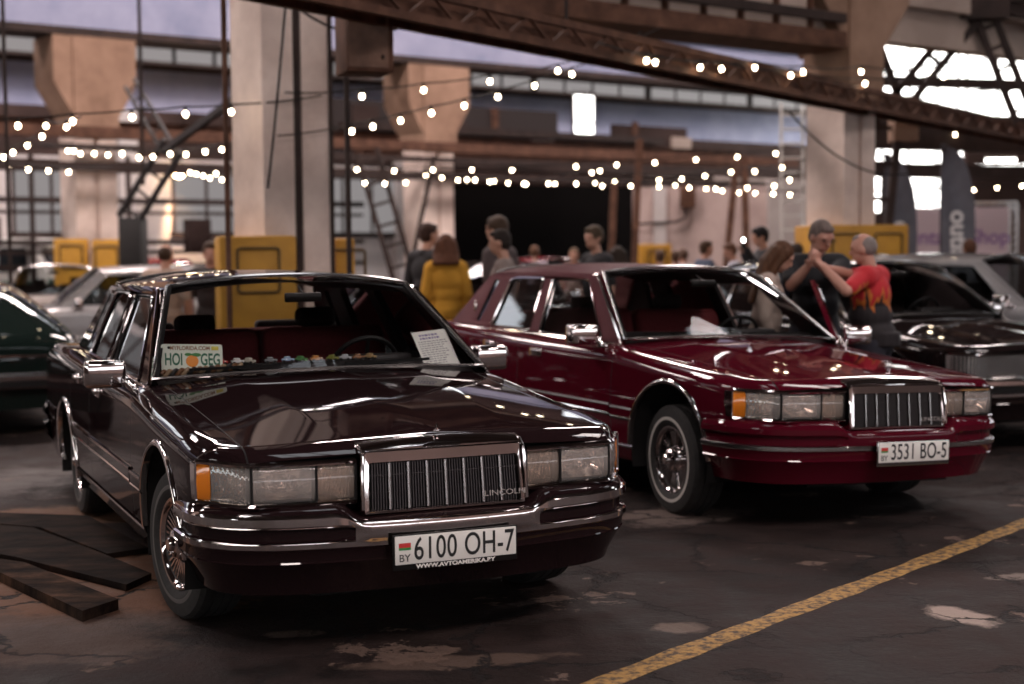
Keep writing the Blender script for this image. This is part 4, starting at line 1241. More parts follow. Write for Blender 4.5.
# ------------------------------------------------------------------ people
def remeshed(mb, name, vox, smooth=6, parent=None, m=None):
    me = mb.mesh(name + '_raw', ang=None, weld=False)
    o = bpy.data.objects.new(name, me); COL.objects.link(o)
    r = o.modifiers.new('r', 'REMESH'); r.mode = 'VOXEL'; r.voxel_size = vox
    s = o.modifiers.new('s', 'SMOOTH'); s.factor = .5; s.iterations = smooth
    dg = bpy.context.evaluated_depsgraph_get(); n = bpy.data.meshes.new_from_object(o.evaluated_get(dg))
    o.modifiers.clear(); o.data = n; bpy.data.meshes.remove(me)
    n.materials.clear(); n.materials.append(m); n.shade_smooth()
    if parent is not None: o.parent = parent
    return o
def ik(S, T, l1, l2, hint):
    d = T - S; L = min(d.length, (l1+l2)*.995); u = d.normalized()
    a = (l1*l1 - l2*l2 + L*L)/(2*L); h = math.sqrt(max(1e-6, l1*l1 - a*a))
    n = hint - u*hint.dot(u); n = n.normalized() if n.length > 1e-4 else u.orthogonal().normalized()
    return S + u*a + n*h, S + u*L
def person(loc, yaw, label, height=1.75, skin=(.45,.24,.17), hair=(.04,.02,.015), style='short', shirt=None, sleeve='short', pants=None, lean=0.0, look=(0, 0), arms=None, vox=.013, glasses=False, female=False, group=None, girth=1.0):
    k = height/1.75
    root = empty('person', (loc[0], loc[1], 0), yaw, label=label, cat='person', group=group)
    SK = mat('skin_%02d%02d%02d' % tuple(int(c*99) for c in skin), skin, .5)
    HM = noisy('hair_%02d%02d%02d' % tuple(int(c*99) for c in hair), tuple(c*.7 for c in hair), tuple(min(1, c*1.35) for c in hair), 60, .6, stretch=(1, 1, .15), spec=.15)
    SH = shirt if not isinstance(shirt, tuple) else mat('cloth_%02d%02d%02d' % tuple(int(c*99) for c in shirt), shirt, .85)
    PA = mat('trousers_%02d%02d%02d' % tuple(int(c*99) for c in (pants or (.02,.02,.03))), pants or (.02,.02,.03), .85)
    V = lambda x, y, z: Vector((x, y, z))*k
    ry = Matrix.Rotation(lean, 3, 'Y')
    P0 = V(-.06*math.sin(lean)*3, 0, .94)
    def tr(x, y, z): return P0 + ry @ V(x, y, z-.94)
    w = girth; w2 = 1 + (w-1)*.6
    sw = (.165 if female else .185)*w2
    b = MB()
    def torso(m, inf=0.0):
        i = inf*k
        m.ell(tr(0, 0, .97), (.115*k*w+i, .155*k*w+i, .115*k+i), SK, n=20)
        m.ell(tr(.012*w, 0, 1.11), (.112*k*w+i, .145*k*w+i, .14*k+i), SK, n=20)
        m.ell(tr(.008, 0, 1.27), (.115*k*w2+i, .165*k*w2+i, .17*k+i), SK, n=20)
        m.cap(tr(-.005, -sw+.03, 1.405), tr(-.005, sw-.03, 1.405), .066*k*w2+i, .066*k*w2+i, SK)
    torso(b)
    neck, head = tr(-.01, 0, 1.42), tr(.015, 0, 1.55)
    b.cap(neck, head, .056*k, .052*k, SK)
    HR_ = ry @ Matrix.Rotation(look[1], 3, 'Z') @ Matrix.Rotation(look[0], 3, 'Y')
    hc = head + HR_ @ V(.02, 0, .085)
    hp = lambda x, y, z: hc + HR_ @ V(x, y, z)
    b.ell(hp(-.005, 0, .015), (.098*k, .078*k, .100*k), SK, rot=HR_, n=22)
    b.ell(hp(.022, 0, -.055), (.066*k, .060*k, .062*k), SK, rot=HR_, n=18)
    b.ell(hp(.050, 0, -.090), (.028*k, .030*k, .022*k), SK, rot=HR_)
    b.tube([hp(.084, 0, .012), hp(.106, 0, -.022), hp(.088, 0, -.034)], [.010*k, .016*k, .012*k], SK)
    b.ell(hp(.085, 0, -.058), (.012*k, .024*k, .010*k), SK, rot=HR_)
    for sy in (1, -1):
        b.ell(hp(-.005, sy*.080, -.012), (.022*k, .010*k, .034*k), SK, rot=HR_)
        b.ell(hp(.080, sy*.032, .030), (.014*k, .026*k, .009*k), SK, rot=HR_)
    # arms
    jt = {}
    for sy, nm in ((1, 'L'), (-1, 'R')):
        S = tr(0, sy*sw, 1.40)
        tgt = (arms or {}).get(nm)
        if tgt is None:
            E_ = S + V(-.02, sy*.055, -.285); Hn = E_ + V(.07, -sy*.01, -.245)
        else:
            T = Matrix.Rotation(-yaw, 3, 'Z') @ (Vector(tgt[0]) - Vector((loc[0], loc[1], 0)))
            E_, Hn = ik(S, T, .29*k, .255*k, Matrix.Rotation(-yaw, 3, 'Z') @ Vector(tgt[1]))
        jt[sy] = (S, E_, Hn)
        b.cap(S, S.lerp(E_, .5), .054*k, .050*k, SK); b.cap(S.lerp(E_, .5), E_, .050*k, .041*k, SK)
        b.cap(E_, E_.lerp(Hn, .35), .042*k, .044*k, SK); b.cap(E_.lerp(Hn, .35), Hn, .044*k, .028*k, SK)
        # hand
        f = (Hn-E_).normalized(); side = f.cross(Vector((0, 0, 1)) if abs(f.z) < .85 else Vector((1, 0, 0))).normalized(); pn = f.cross(side)
        if tgt is None: side, pn = Vector((1, 0, 0)), Vector((0, -sy, 0))
        pc = Hn + f*.045*k
        b.cap(Hn, Hn + f*.02*k, .026*k, .026*k, SK)
        for q in (-.026, -.009, .009, .026): b.cap(Hn + f*.012*k + side*q*.6*k, Hn + f*.078*k + side*q*k, .015*k, .0125*k, SK, n=8)
        for q, ln_ in ((-.029, .060), (-.010, .074), (.010, .078), (.029, .068)):
            a0 = Hn + f*.080*k + side*q*k; a1 = a0 + (f*.85 + pn*.5*(1 if tgt is None else -1))*.5*ln_*k; a2 = a1 + (f*.45 + pn*.9*(1 if tgt is None else -1))*.5*ln_*k
            b.cap(a0, a1, .0095*k, .009*k, SK, n=8); b.cap(a1, a2, .009*k, .0075*k, SK, n=8)
        t0 = Hn + f*.022*k + side*.026*k; t1 = t0 + (f*.6+side*.8).normalized()*.035*k; t2 = t1 + (f*.9+side*.25).normalized()*.030*k
        b.cap(t0, t1, .013*k, .011*k, SK, n=8); b.cap(t1, t2, .011*k, .009*k, SK, n=8)
    # legs
    leg = {}
    for sy in (1, -1):
        hip = V(P0.x/k, sy*.088, .90); kn = V(.02, sy*.10, .49); an = V(-.02, sy*.11, .09)
        leg[sy] = (hip, kn, an)
        b.cap(hip, kn, .084*k*w, .055*k, SK); b.cap(kn, kn.lerp(an, .35), .053*k, .056*k, SK); b.cap(kn.lerp(an, .35), an, .056*k, .038*k, SK)
    body = remeshed(b, 'body', vox, 5, root, SK)
    # clothing
    s = MB(); torso(s, .016)
    if shirt is not None:
        for sy in (1, -1):
            S, E_, Hn = jt[sy]
            end = {'short': S.lerp(E_, .78), 'long': E_, 'none': S.lerp(E_, .2)}[sleeve]
            s.cap(S, end, .072*k, .064*k, SK)
            if sleeve == 'long': s.cap(E_, E_.lerp(Hn, .92), .058*k, .045*k, SK)
        if not female: s.tube([tr(-.02, 0, 1.43), tr(-.012, 0, 1.475)], [.080*k, .066*k], SK, n=14)
        s.tube([tr(0, 0, .86), tr(0, 0, .97)], [.150*k*w, .155*k*w], SK, n=18)
        remeshed(s, 'shirt', max(vox, .011), 6, root, SH)
    t = MB()
    t.ell(P0 + V(0, 0, -.03), (.125*k*w, .165*k*w, .12*k), SK, n=18)
    for sy in (1, -1):
        hip, kn, an = leg[sy]; t.cap(hip, kn, .100*k*w, .078*k, SK); t.cap(kn, an, .078*k, .068*k, SK)
    remeshed(t, 'trousers', .016, 5, root, PA)
    for sy in (1, -1):
        an = leg[sy][2]
        sh = MB(); sh.ell(an + V(.075, 0, -.045), (.135*k, .048*k, .045*k), SK); sh.ell(an + V(-.01, 0, -.02), (.055*k, .046*k, .07*k), SK)
        sh.box(an + V(.065, 0, -.078), (.25*k, .09*k, .022*k), SK)
        remeshed(sh, 'shoe', .012, 4, root, mat('shoe_dark', (.02, .018, .018), .6))
    # hair
    h = MB()
    if style in ('short', 'thick'):
        e = .006 if style == 'short' else .014
        h.ell(hp(-.020, 0, .030), ((.094+e)*k, (.080+e*.7)*k, (.092+e)*k), SK, rot=HR_, n=22)
        h.ell(hp(-.045, 0, -.010), (.070*k, (.077+e*.5)*k, .075*k), SK, rot=HR_, n=18)
        h.ell(hp(.040, 0, .085), (.050*k, .060*k, (.022+e)*k), SK, rot=HR_)
    elif style == 'thin':
        h.ell(hp(-.028, 0, .012), (.085*k, .0805*k, .088*k), SK, rot=HR_, n=22)
        h.ell(hp(.02, 0, .080), (.055*k, .055*k, .032*k), SK, rot=HR_)
    elif style in ('bob', 'long'):
        h.ell(hp(-.018, 0, .028), (.104*k, .092*k, .100*k), SK, rot=HR_, n=22)
        dn = -.15 if style == 'bob' else -.36
        for q in np.linspace(-1, 1, 7):
            a0 = hp(-.06 - .02*(1-q*q), q*.075, .02); a1 = hp(-.065 - .03*(1-q*q), q*.100, -.10); a2 = tr(-.11 - .02*(1-q*q), q*.12, 1.60 + dn)
            h.cap(a0, a1, .045*k, .045*k, SK); h.cap(a1, a2, .045*k, .026*k, SK)
        for sy in (1, -1):
            h.cap(hp(.02, sy*.075, .05), hp(.005, sy*.088, -.11), .032*k, .030*k, SK); h.cap(hp(.005, sy*.088, -.11), tr(-.02, sy*.13, 1.58+dn), .030*k, .02*k, SK)
    if style != 'bald':
        remeshed(h, 'hair', .010, 4, root, HM)
    if vox < .012:
        e = MB()
        for sy in (1, -1): e.ell(hp(.078, sy*.031, .012), (.012*k, .014*k, .009*k), mat('eye_dark', (.02, .015, .012), .2), rot=HR_)
        e.build('eyes', root)
        MB().ell(hp(.0935, 0, -.060), (.006*k, .022*k, .004*k), mat('lip', (.30, .11, .09), .5), rot=HR_).build('mouth', root)
    if glasses:
        g_ = MB(); GF = mat('glasses_frame', (.02, .02, .02), .3)
        for sy in (1, -1):
            ring = [hp(.104, sy*.033 + .024*math.cos(a), .010 + .017*math.sin(a)) for a in np.linspace(0, 2*PI, 18, endpoint=False)]
            g_.tube(ring, .0016*k, GF, closed=True, n=6); g_.tube([hp(.104, sy*.057, .014), hp(.0, sy*.084, .010)], .0016*k, GF, n=6)
            g_.add(ring, [tuple(range(18))], glass('spectacle_glass', (.95, .96, .96), 1.2))
        g_.tube([hp(.104, -.009, .012), hp(.104, .009, .012)], .0016*k, GF, n=6)
        g_.build('glasses', root)
    return root
def flame_cloth():
    m = mat('flame_shirt', (.40, .01, .015), .8); N, L, b = nodes(m)
    tc = N.new('ShaderNodeTexCoord'); sx = N.new('ShaderNodeSeparateXYZ'); L.new(tc.outputs['Object'], sx.inputs[0])
    nz = N.new('ShaderNodeTexNoise'); nz.inputs['Scale'].default_value = 5.5; nz.inputs['Detail'].default_value = 4; nz.inputs['Distortion'].default_value = 1.2
    mp = N.new('ShaderNodeMapping'); mp.inputs['Scale'].default_value = (1.6, 1.6, .55); L.new(tc.outputs['Object'], mp.inputs[0]); L.new(mp.outputs[0], nz.inputs['Vector'])
    ma = N.new('ShaderNodeMath'); ma.operation = 'MULTIPLY_ADD'; ma.inputs[1].default_value = .55; L.new(nz.outputs['Fac'], ma.inputs[0]); L.new(sx.outputs['Z'], ma.inputs[2])
    rp = N.new('ShaderNodeValToRGB'); e = rp.color_ramp.elements
    mm = N.new('ShaderNodeMapRange'); mm.inputs['From Min'].default_value = 1.15; mm.inputs['From Max'].default_value = 1.85; L.new(ma.outputs[0], mm.inputs['Value']); L.new(mm.outputs[0], rp.inputs[0])
    e[0].position = .40; e[0].color = (.012, .008, .010, 1); e[1].position = .62; e[1].color = (.45, .012, .02, 1)
    for p, c in ((.46, (.015, .008, .010, 1)), (.49, (.42, .10, .01, 1)), (.53, (.50, .16, .02, 1)), (.56, (.42, .012, .018, 1))):
        x = e.new(p); x.color = c
    L.new(rp.outputs[0], b.inputs['Base Color']); return m
D_ = math.radians
person((2.78, 11.42), D_(150), 'grey haired man in a red and black flame shirt leaning on the burgundy car door', 1.735, skin=(.46,.23,.17), hair=(.20,.17,.16), style='thin', shirt=flame_cloth(), lean=.06, girth=1.34, vox=.008,
       arms={'L': ((2.36, 11.16, 1.465), (.3, -1, -.9)), 'R': ((2.40, 11.36, 1.47), (.6, 1, -.6))}, look=(.12, .1))
person((2.45, 11.98), D_(-85), 'man with glasses and black polo shirt standing behind the open burgundy door', 1.86, skin=(.47,.25,.19), hair=(.13,.10,.09), style='short', shirt=(.008,.009,.012), lean=.10, girth=1.15, vox=.008, glasses=True,
       arms={'L': ((2.38, 11.50, 1.50), (.5, .2, -1)), 'R': ((2.30, 11.48, 1.49), (-.5, .2, -1))}, look=(.38, .35))
person((1.99, 11.64), D_(-15), 'woman with long brown hair bending inside the open door of the burgundy sedan', 1.70, skin=(.48,.28,.21), hair=(.085,.040,.022), style='long', shirt=(.42,.33,.28), sleeve='long', female=True, lean=.12, vox=.009, look=(.45, .1))
BG = 'visitors in the hall'
person((-.72, 16.4), D_(92), 'woman in a mustard yellow sweater seen from behind', 1.82, hair=(.085,.035,.02), style='bob', shirt=noisy('mustard_knit', (.44,.22,.030), (.58,.31,.05), 90, .9, spec=.1), sleeve='long', pants=(.03,.045,.09), female=True)
person((-.98, 17.1), D_(50), 'man in a black jacket next to the woman in yellow', 1.96, shirt=(.014,.013,.016), sleeve='long', lean=.03, look=(0, -.3))
person((-.07, 14.75), D_(172), 'man with dark cropped hair and grey-brown tee in profile behind the burgundy sedan', 1.84, hair=(.02,.014,.012), shirt=(.20,.155,.14), look=(.1, 0))
person((-.12, 15.7), D_(150), 'tall man mostly hidden behind the man in the grey-brown tee', 1.99, hair=(.05,.03,.02), style='thick', shirt=(.07,.05,.05))
person((.96, 16.7), D_(-150), 'man in black shirt standing behind the burgundy vinyl roof', 1.90, hair=(.06,.04,.025), style='thick', shirt=(.012,.012,.014), look=(.1, .2))
person((1.06, 25.0), D_(-95), 'small person in a pale pink top facing the hall beyond the burgundy vinyl roof', 1.69, hair=(.12,.07,.04), shirt=(.45,.30,.26), sleeve='none', female=True)
person((.41, 26.0), D_(80), 'person in a pale mauve top near the dark old sedan', 1.74, hair=(.10,.05,.03), shirt=(.30,.24,.28), group=BG)
person((1.45, 20.2), D_(100), 'person in a dark red top beyond the burgundy roof', 1.69, hair=(.03,.02,.015), shirt=(.08,.02,.02), female=True, style='bob')
person((2.85, 21.9), D_(20), 'man in a slate blue shirt by the pink plaster partition', 1.77, hair=(.07,.04,.025), shirt=(.06,.075,.12))
person((3.34, 22.3), D_(175), 'man in a pale blue and grey shirt looking down by the partition', 1.74, hair=(.10,.05,.03), shirt=(.40,.40,.46), look=(.3, 0))
person((3.50, 20.6), D_(190), 'man in a black jacket holding a lit phone near the partition', 1.94, hair=(.012,.010,.010), style='thick', shirt=(.015,.014,.015), sleeve='long', arms={'R': ((3.22, 20.36, 1.66), (0, -.3, -1)), 'L': ((3.20, 20.52, 1.58), (0, .3, -1))}, look=(.2, 0))
person((3.72, 19.3), D_(120), 'person in a navy coat behind the man with glasses', 1.70, hair=(.03,.02,.02), shirt=(.02,.025,.05), sleeve='long')
person((6.15, 19.9), D_(100), 'man in a grey tee standing before the pale banner wall', 1.73, hair=(.08,.035,.02), style='thick', shirt=(.32,.30,.32))
person((-3.80, 16.3), D_(75), 'broad bald person in a beige vest behind the black cherry roof', 1.74, hair=(.05,.03,.02), style='thin', shirt=(.42,.31,.25), girth=1.2)
person((-3.42, 16.9), D_(-80), 'man with dark hair and dark shirt beside the beige vest', 1.76, hair=(.05,.022,.015), style='thick', shirt=(.03,.022,.022), skin=(.45,.24,.18))
for (x, y, h_, sh_, lab) in ((2.36, 23.6, 1.64, (.35,.28,.20), 'person in a tan top in the small crowd at the partition'), (2.74, 24.8, 1.63, (.25,.05,.06), 'person in a red top in the small crowd at the partition'), (2.98, 25.6, 1.66, (.45,.42,.42), 'person in a white top in the small crowd at the partition'),
                            (4.35, 24.2, 1.66, (.40,.40,.42), 'person in a light shirt beyond the man with the phone')):
    person((x, y), D_(random.uniform(0, 360)), lab, h_, hair=(.08,.045,.03), shirt=sh_, group=BG)
ph = empty('mobile_phone', (3.17, 20.27, 1.64), D_(-100), label='lit mobile phone raised by the man in the black jacket', cat='phone')
MB().box((0, 0, .075), (.012, .075, .15), BLACK, bev=.004).build('phone_body', ph)
MB().lathe([(0,.002),(.016,.002),(.017,.0)], emis('phone_torch', (1, .98, .92), 60), (.0075, 0, .12), 'X', 14).build('phone_light', ph)
# ------------------------------------------------------------------ steelwork and props in the hall
def bars(name, segs, w, m, **k):
    mb = MB()
    for a, b in segs: mb.bar(a, b, w, w, m)
    o = mb.build(name, ang=None); return o
def lattice(mb, a, b, gap, w, m, n):
    a = Vector(a); b = Vector(b); t = (b-a).normalized(); s = t.cross(Vector((0, 1, 0))).normalized()*gap/2
    mb.bar(a-s, b-s, w, w, m); mb.bar(a+s, b+s, w, w, m)
    for k in range(n):
        p = a.lerp(b, (k+.5)/n); mb.bar(p-s, p+s, w*.6, w*.6, m)
# braced hoist frame near the far column
hf = empty('hoist_frame', (-6.3, 25.0, 0), 0, label='dark braced hoist frame with black counterweight box by the far column', cat='hoist')
m_ = MB(); HS = mat('hoist_steel', (.018, .014, .014), .7); lattice(m_, (-.15, 0, 2.2), (.85, -.9, 3.4), .34, .075, HS, 4); m_.bar((.75, -1, 3.32), (2.35, -3.0, 3.98), .10, .10, HS); lattice(m_, (.55, 0, 3.45), (-.55, 2, 4.75), .22, .05, HS, 6); m_.build('boom', hf)
m_ = MB().box((-.05, 0, 1.85), (.38, .5, .85), mat('black_machine', (.014, .012, .012), .7), bev=.03); m_.box((-.05, 0, .72), (.42, .42, 1.44), STEEL); m_.box((-.05, 0, .05), (1.0, 1.0, .10), STEEL); m_.build('counterweight', hf)
# braces round the second far column
lb = empty('lattice_mast', (-2.0, 28.6, 0), 0, label='slim lattice mast leaning beside the second far column', cat='mast')
m_ = MB(); lattice(m_, (-.75, 0, 3.6), (.25, 0, 0), .40, .09, STEEL, 9); m_.bar((.55, 0, 3.5), (-.25, 0, 0), .08, .08, STEEL); m_.build('mast_frame', lb)
# long dark pipes and beams along the far row
m_ = MB()
for v, z, w_ in ((28.2, 4.05, .22), (28.0, 3.75, .12), (27.6, 3.35, .16), (30.5, 4.35, .3), (31.5, 3.6, .25)):
    hbox(m_, -20, 31, v-w_/2, v+w_/2, z-w_/2, z+w_/2, STEEL if w_ < .2 else RUST)
struct('pipe_run_beam', m_)
m_ = MB(); hbox(m_, 20, 34, 33.0, 33.4, 4.2, 4.6, RUST); hbox(m_, 20, 34, 32.2, 32.4, 3.5, 3.8, BEIGE); hbox(m_, 20, 31, 33.5, 37.5, 4.9, 5.1, STEEL); struct('gallery_beam', m_)
# gallery clutter panels behind the bulbs (dim plates on the gallery)
m_ = MB()
hbox(m_, 19.6, 27.4, 34.2, 34.4, 4.3, 5.75, mat('dark_gallery', (.030, .022, .021), .9)); hbox(m_, 29.6, 32.6, 34.2, 34.4, 4.3, 5.5, DARKW)
for u0, z0, z1, mm_ in ((20.4, 4.3, 5.6, DARKW), (21.9, 4.3, 5.75, RUST), (23.3, 4.5, 5.3, STEEL), (25.0, 4.3, 5.75, RUST), (26.4, 4.4, 5.0, PALEW), (30.3, 4.3, 5.6, RUST), (31.9, 4.3, 5.2, BEIGE)):
    hbox(m_, u0, u0+(.18 if mm_ is RUST else .8), 34.1, 34.2, z0, z1, mm_)
struct('gallery_wall', m_)
# partition of pink plaster with a pale post and a switch box
m_ = MB(); m_.box((4.45, 34.2, 1.55), (3.3, .25, 3.1), PLAST); m_.box((6.6, 33.6, 1.6), (1.6, .25, 3.2), noisy('grey_plaster', (.30,.26,.25), (.40,.36,.34), 1.2, .9))
struct('partition_wall', m_)
m_ = MB().box((3.40, 34.0, 1.55), (.28, .16, 3.1), PALEW); struct('partition_column', m_)
sb = empty('switch_box', (4.03, 33.9, 2.62), 0, label='brown switch box with a bent conduit on the pink partition', cat='switch box')
MB().box((0, 0, .25), (.34, .2, .5), RUST, bev=.02).build('box_case', sb); MB().tube([(-.05, 0, 0), (-.05, 0, -.22), (-.25, 0, -.32), (-1.2, .02, -.36)], .03, STEEL).build('conduit', sb)
for a, b, lab in (((2.10, 30.2, 3.0), (1.95, 30.0, 0), 'rusty prop leaning before the dark gateway'), ((2.62, 30.2, 3.9), (2.42, 30.0, 0), 'taller rusty prop next to the pink partition'), ((4.75, 31.4, 3.4), (4.35, 31.0, 0), 'dark prop leaning on the pink partition'), ((4.92, 31.4, 3.6), (4.95, 31.0, 0), 'upright dark prop at the seam of the partition')):
    c = Vector(b); o = MB().bar(Vector(a)-c, (0, 0, 0), .13, .13, RUST); o.box((0, 0, .01), (.24, .24, .02), RUST); o = o.build('steel_prop', ang=None); o.location = c
    tag(o, lab, 'prop')
# white ladder scaffold near the thick ochre column
lad = MB()
for x in (-.22, .22): lad.bar((x, 0, 0), (x, .1, 4.6), .07, .05, P_WHITE)
for k in range(15): lad.bar((-.22, .002*k, .3+.29*k), (.22, .002*k, .3+.29*k), .05, .04, P_WHITE)
o = lad.build('ladder', ang=None); o.location = (5.72, 30.2, 0); tag(o, 'white steel ladder standing before the blue girder', 'ladder')
# struts and lattice beside the ochre column
m_ = MB()
lattice(m_, (6.82, 21.9, 5.1), (5.62, 21.9, 3.66), .26, .10, STEEL, 5); lattice(m_, (6.95, 21.9, 5.0), (7.55, 21.9, 3.5), .26, .09, STEEL, 5)
m_.bar((5.30, 21.9, 4.9), (5.78, 21.9, 3.62), .10, .10, STEEL); m_.bar((5.2, 21.9, 4.2), (5.5, 21.9, 3.6), .09, .09, STEEL)
m_.box((6.9, 21.9, 5.15), (.7, .4, .4), STEEL); m_.bar((6.9, 21.9, 5.2), (9.5, 22.4, 4.7), .16, .16, STEEL); m_.bar((3.0, 21.9, 5.3), (12, 21.9, 5.3), .2, .2, STEEL)
struct('truss_beam', m_)
m_ = MB(); lattice(m_, (5.68, 22.4, 3.7), (5.30, 22.4, 0), .36, .11, STEEL, 7); m_.box((5.90, 22.4, 3.53), (.36, .4, .60), CONCB); struct('strut_column', m_)
m_ = MB()
for z_, w_ in ((4.6, .18), (3.9, .22), (3.55, .35), (3.0, .25)): m_.bar((5.5, 27.0, z_+.1), (16, 27.8, z_-.2), w_, w_, STEEL)
m_.bar((9.6, 31.5, 3.9), (17, 31.5, 3.9), .3, 1.0, DARKW); m_.bar((9.4, 32, 2.95), (17, 32, 2.95), .2, .9, DARKW)
struct('service_beam', m_)
# thin pipes hanging near the thick column
for x, y, z0, z1, m in ((-2.51, 13.2, 0, 6, RUST), (-1.46, 13.4, 0, 6, STEEL), (-6.07, 18, 0, 7, STEEL), (-5.05, 20.5, 2.6, 7, STEEL)):
    o = MB().tube([(x, y, z0), (x, y, z1)], .025, m, n=8); struct('wall_pipe_trim', o)
# cables hanging in front of things
def sag(a, b, s, n=14): 
    a = Vector(a); b = Vector(b); return [a.lerp(b, k/n) - Vector((0, 0, s*4*(k/n)*(1-k/n))) for k in range(n+1)]
cb = MB()
for a, b, s in (((-2.0, 13.2, 3.9), (-.35, 14.5, 4.4), .5), ((-2.15, 13.2, 2.2), (-1.9, 13.1, 4.3), .1), ((3.4, 18.2, 3.3), (5.2, 19.5, 2.6), .25), ((.1, 15, 3.9), (1.5, 17, 4.1), .25)): cb.tube(sag(a, b, s), .012, BLACK, n=6)
o = cb.build('loose_cable'); tag(o, 'thin black cables sagging between the columns and the lattice bridge', 'cable'); o['kind'] = 'stuff'
# feather flags
FLAG = noisy('charcoal_flag', (.10,.10,.12), (.14,.14,.165), 3, .8); FLAGW = mat('flag_print_white', (.66, .64, .64), .7)
def flag(x, y, h, rz, word, label, size):
    r = empty('feather_flag', (x, y, 0), rz, label=label, cat='flag', group='feather flags by the banner wall')
    pts = [(0, .35), (.48, .45), (.50, h*.62), (.44, h*.80), (.30, h*.93), (.10, h), (-.02, h-.03)]
    rows = []
    zs = np.linspace(.35, h, 24)
    for z in zs:
        q = max(0, (z-h*.55)/(h*.45)); wd = .52*math.sqrt(max(0.0, 1-q**2.6)) + .02
        rows.append([(wd*t - .02, .03*math.sin(t*5+z*2), z) for t in np.linspace(0, 1, 9)])
    f = MB().grid(rows, FLAG); f.build('flag_cloth', r)
    pole = [(-.02, 0, z) for z in np.linspace(0, h*.85, 8)] + [(.0, 0, h*.95), (.08, 0, h+.02)]
    MB().tube(pole, .014, STEEL, n=8).build('pole', r); MB().lathe([(0,.04),(.05,.04),(.22,.02),(.23,0)], STEEL, n=20).build('base', r)
    M = Matrix.Translation((.25, -.045, h*.50)) @ Matrix(((0,-1,0,0),(0,0,-1,0),(1,0,0,0),(0,0,0,1)))
    M = Matrix.Translation((.25, -.045, h*.52)) @ Matrix.Rotation(PI/2, 4, 'X') @ Matrix.Rotation(-PI/2, 4, 'Z')
    text('flag_lettering', word, size, FLAGW, M, r, .002, bold=.012)
    return r
flag(5.83, 23.2, 3.12, .05, 'omnis', 'charcoal feather flag beside the dark strut', .36)
flag(6.72, 23.2, 3.25, -.05, 'outlaw', 'charcoal feather flag with white lettering before the pale banner wall', .38)
# banner wall on a truss frame
bw = empty('banner_wall', (9.05, 30.0, 0), .05, label='pale pink banner with violet script on a lattice truss frame', cat='banner')
MB().box((-.05, 0, 1.45), (2.1, .02, 2.0), mat('banner_cloth', (.62, .50, .54), .8)).build('banner_cloth', bw)
tf = MB()
for x in (-1.15, 1.02, 1.18):
    tf.bar((x, .02, 0), (x, .02, 2.55), .045, .045, DCHROME)
for z_ in (2.42, 2.55): tf.bar((-1.15, .02, z_), (1.18, .02, z_), .045, .045, DCHROME)
for k in range(16): tf.bar((1.02, .02, .16*k), (1.18, .02, .16*k+.16), .02, .02, DCHROME); tf.bar((-1.15+.145*k, .02, 2.42), (-1.0+.145*k, .02, 2.55), .02, .02, DCHROME)
tf.build('truss_frame', bw)
text('banner_script', 'Vintage Shop', .42, mat('violet_print', (.28, .15, .36), .7), Matrix.Translation((-.08, -.014, 1.85)) @ Matrix.Rotation(PI/2, 4, 'X') @ Matrix.Shear('XZ', 4, (0, 0)), bw, .001, bold=.006)
# round sign on a post, wall spotlight, fluorescent tube
sg_ = empty('round_sign', (-8.9, 31.4, 0), 0, label='small dull red sign on a thin post between the yellow guards', cat='sign')
MB().tube([(0, .02, 0), (0, .02, 2.2)], .025, STEEL).build('post', sg_); MB().lathe([(0, .012), (.17, .012), (.18, 0), (0, -.004)], mat('sign_red', (.30, .05, .05), .6), (0, 0, 2.12), 'Y', 24, -1).build('sign_disc', sg_)
wl = empty('wall_spotlight', (-9.05, 40.7, 3.92), 0, label='warm spotlight glowing on the pale wall behind the hoist frame', cat='lamp')
MB().lathe([(.03,.16),(.10,.10),(.13,-.04)], STEEL, n=18).build('lamp_shade', wl); MB().ell((0, 0, -.03), (.16, .16, .12), emis('warm_lamp', (1, .66, .36), 40)).build('lamp_bulb', wl)
l = bpy.data.lights.new('spot_glow', 'SPOT'); l.energy = 900; l.color = (1, .62, .35); l.spot_size = 1.0; l.spot_blend = .8; l.shadow_soft_size = .1
o = link(bpy.data.objects.new('spot_glow', l)); o.location = (-9.05, 40.75, 3.75); o.rotation_euler = (D_(20), 0, 0)
ft = empty('tube_light', (10.0, 30.4, 3.42), 0, label='lit fluorescent tube hanging above the banner wall', cat='lamp')
MB().box((0, 0, .05), (.62, .10, .05), P_WHITE).build('lamp_housing', ft); MB().tube([(-.30, 0, 0), (.30, 0, 0)], .035, emis('tube_glow', (1, .97, .92), 14)).build('lamp_tube', ft)
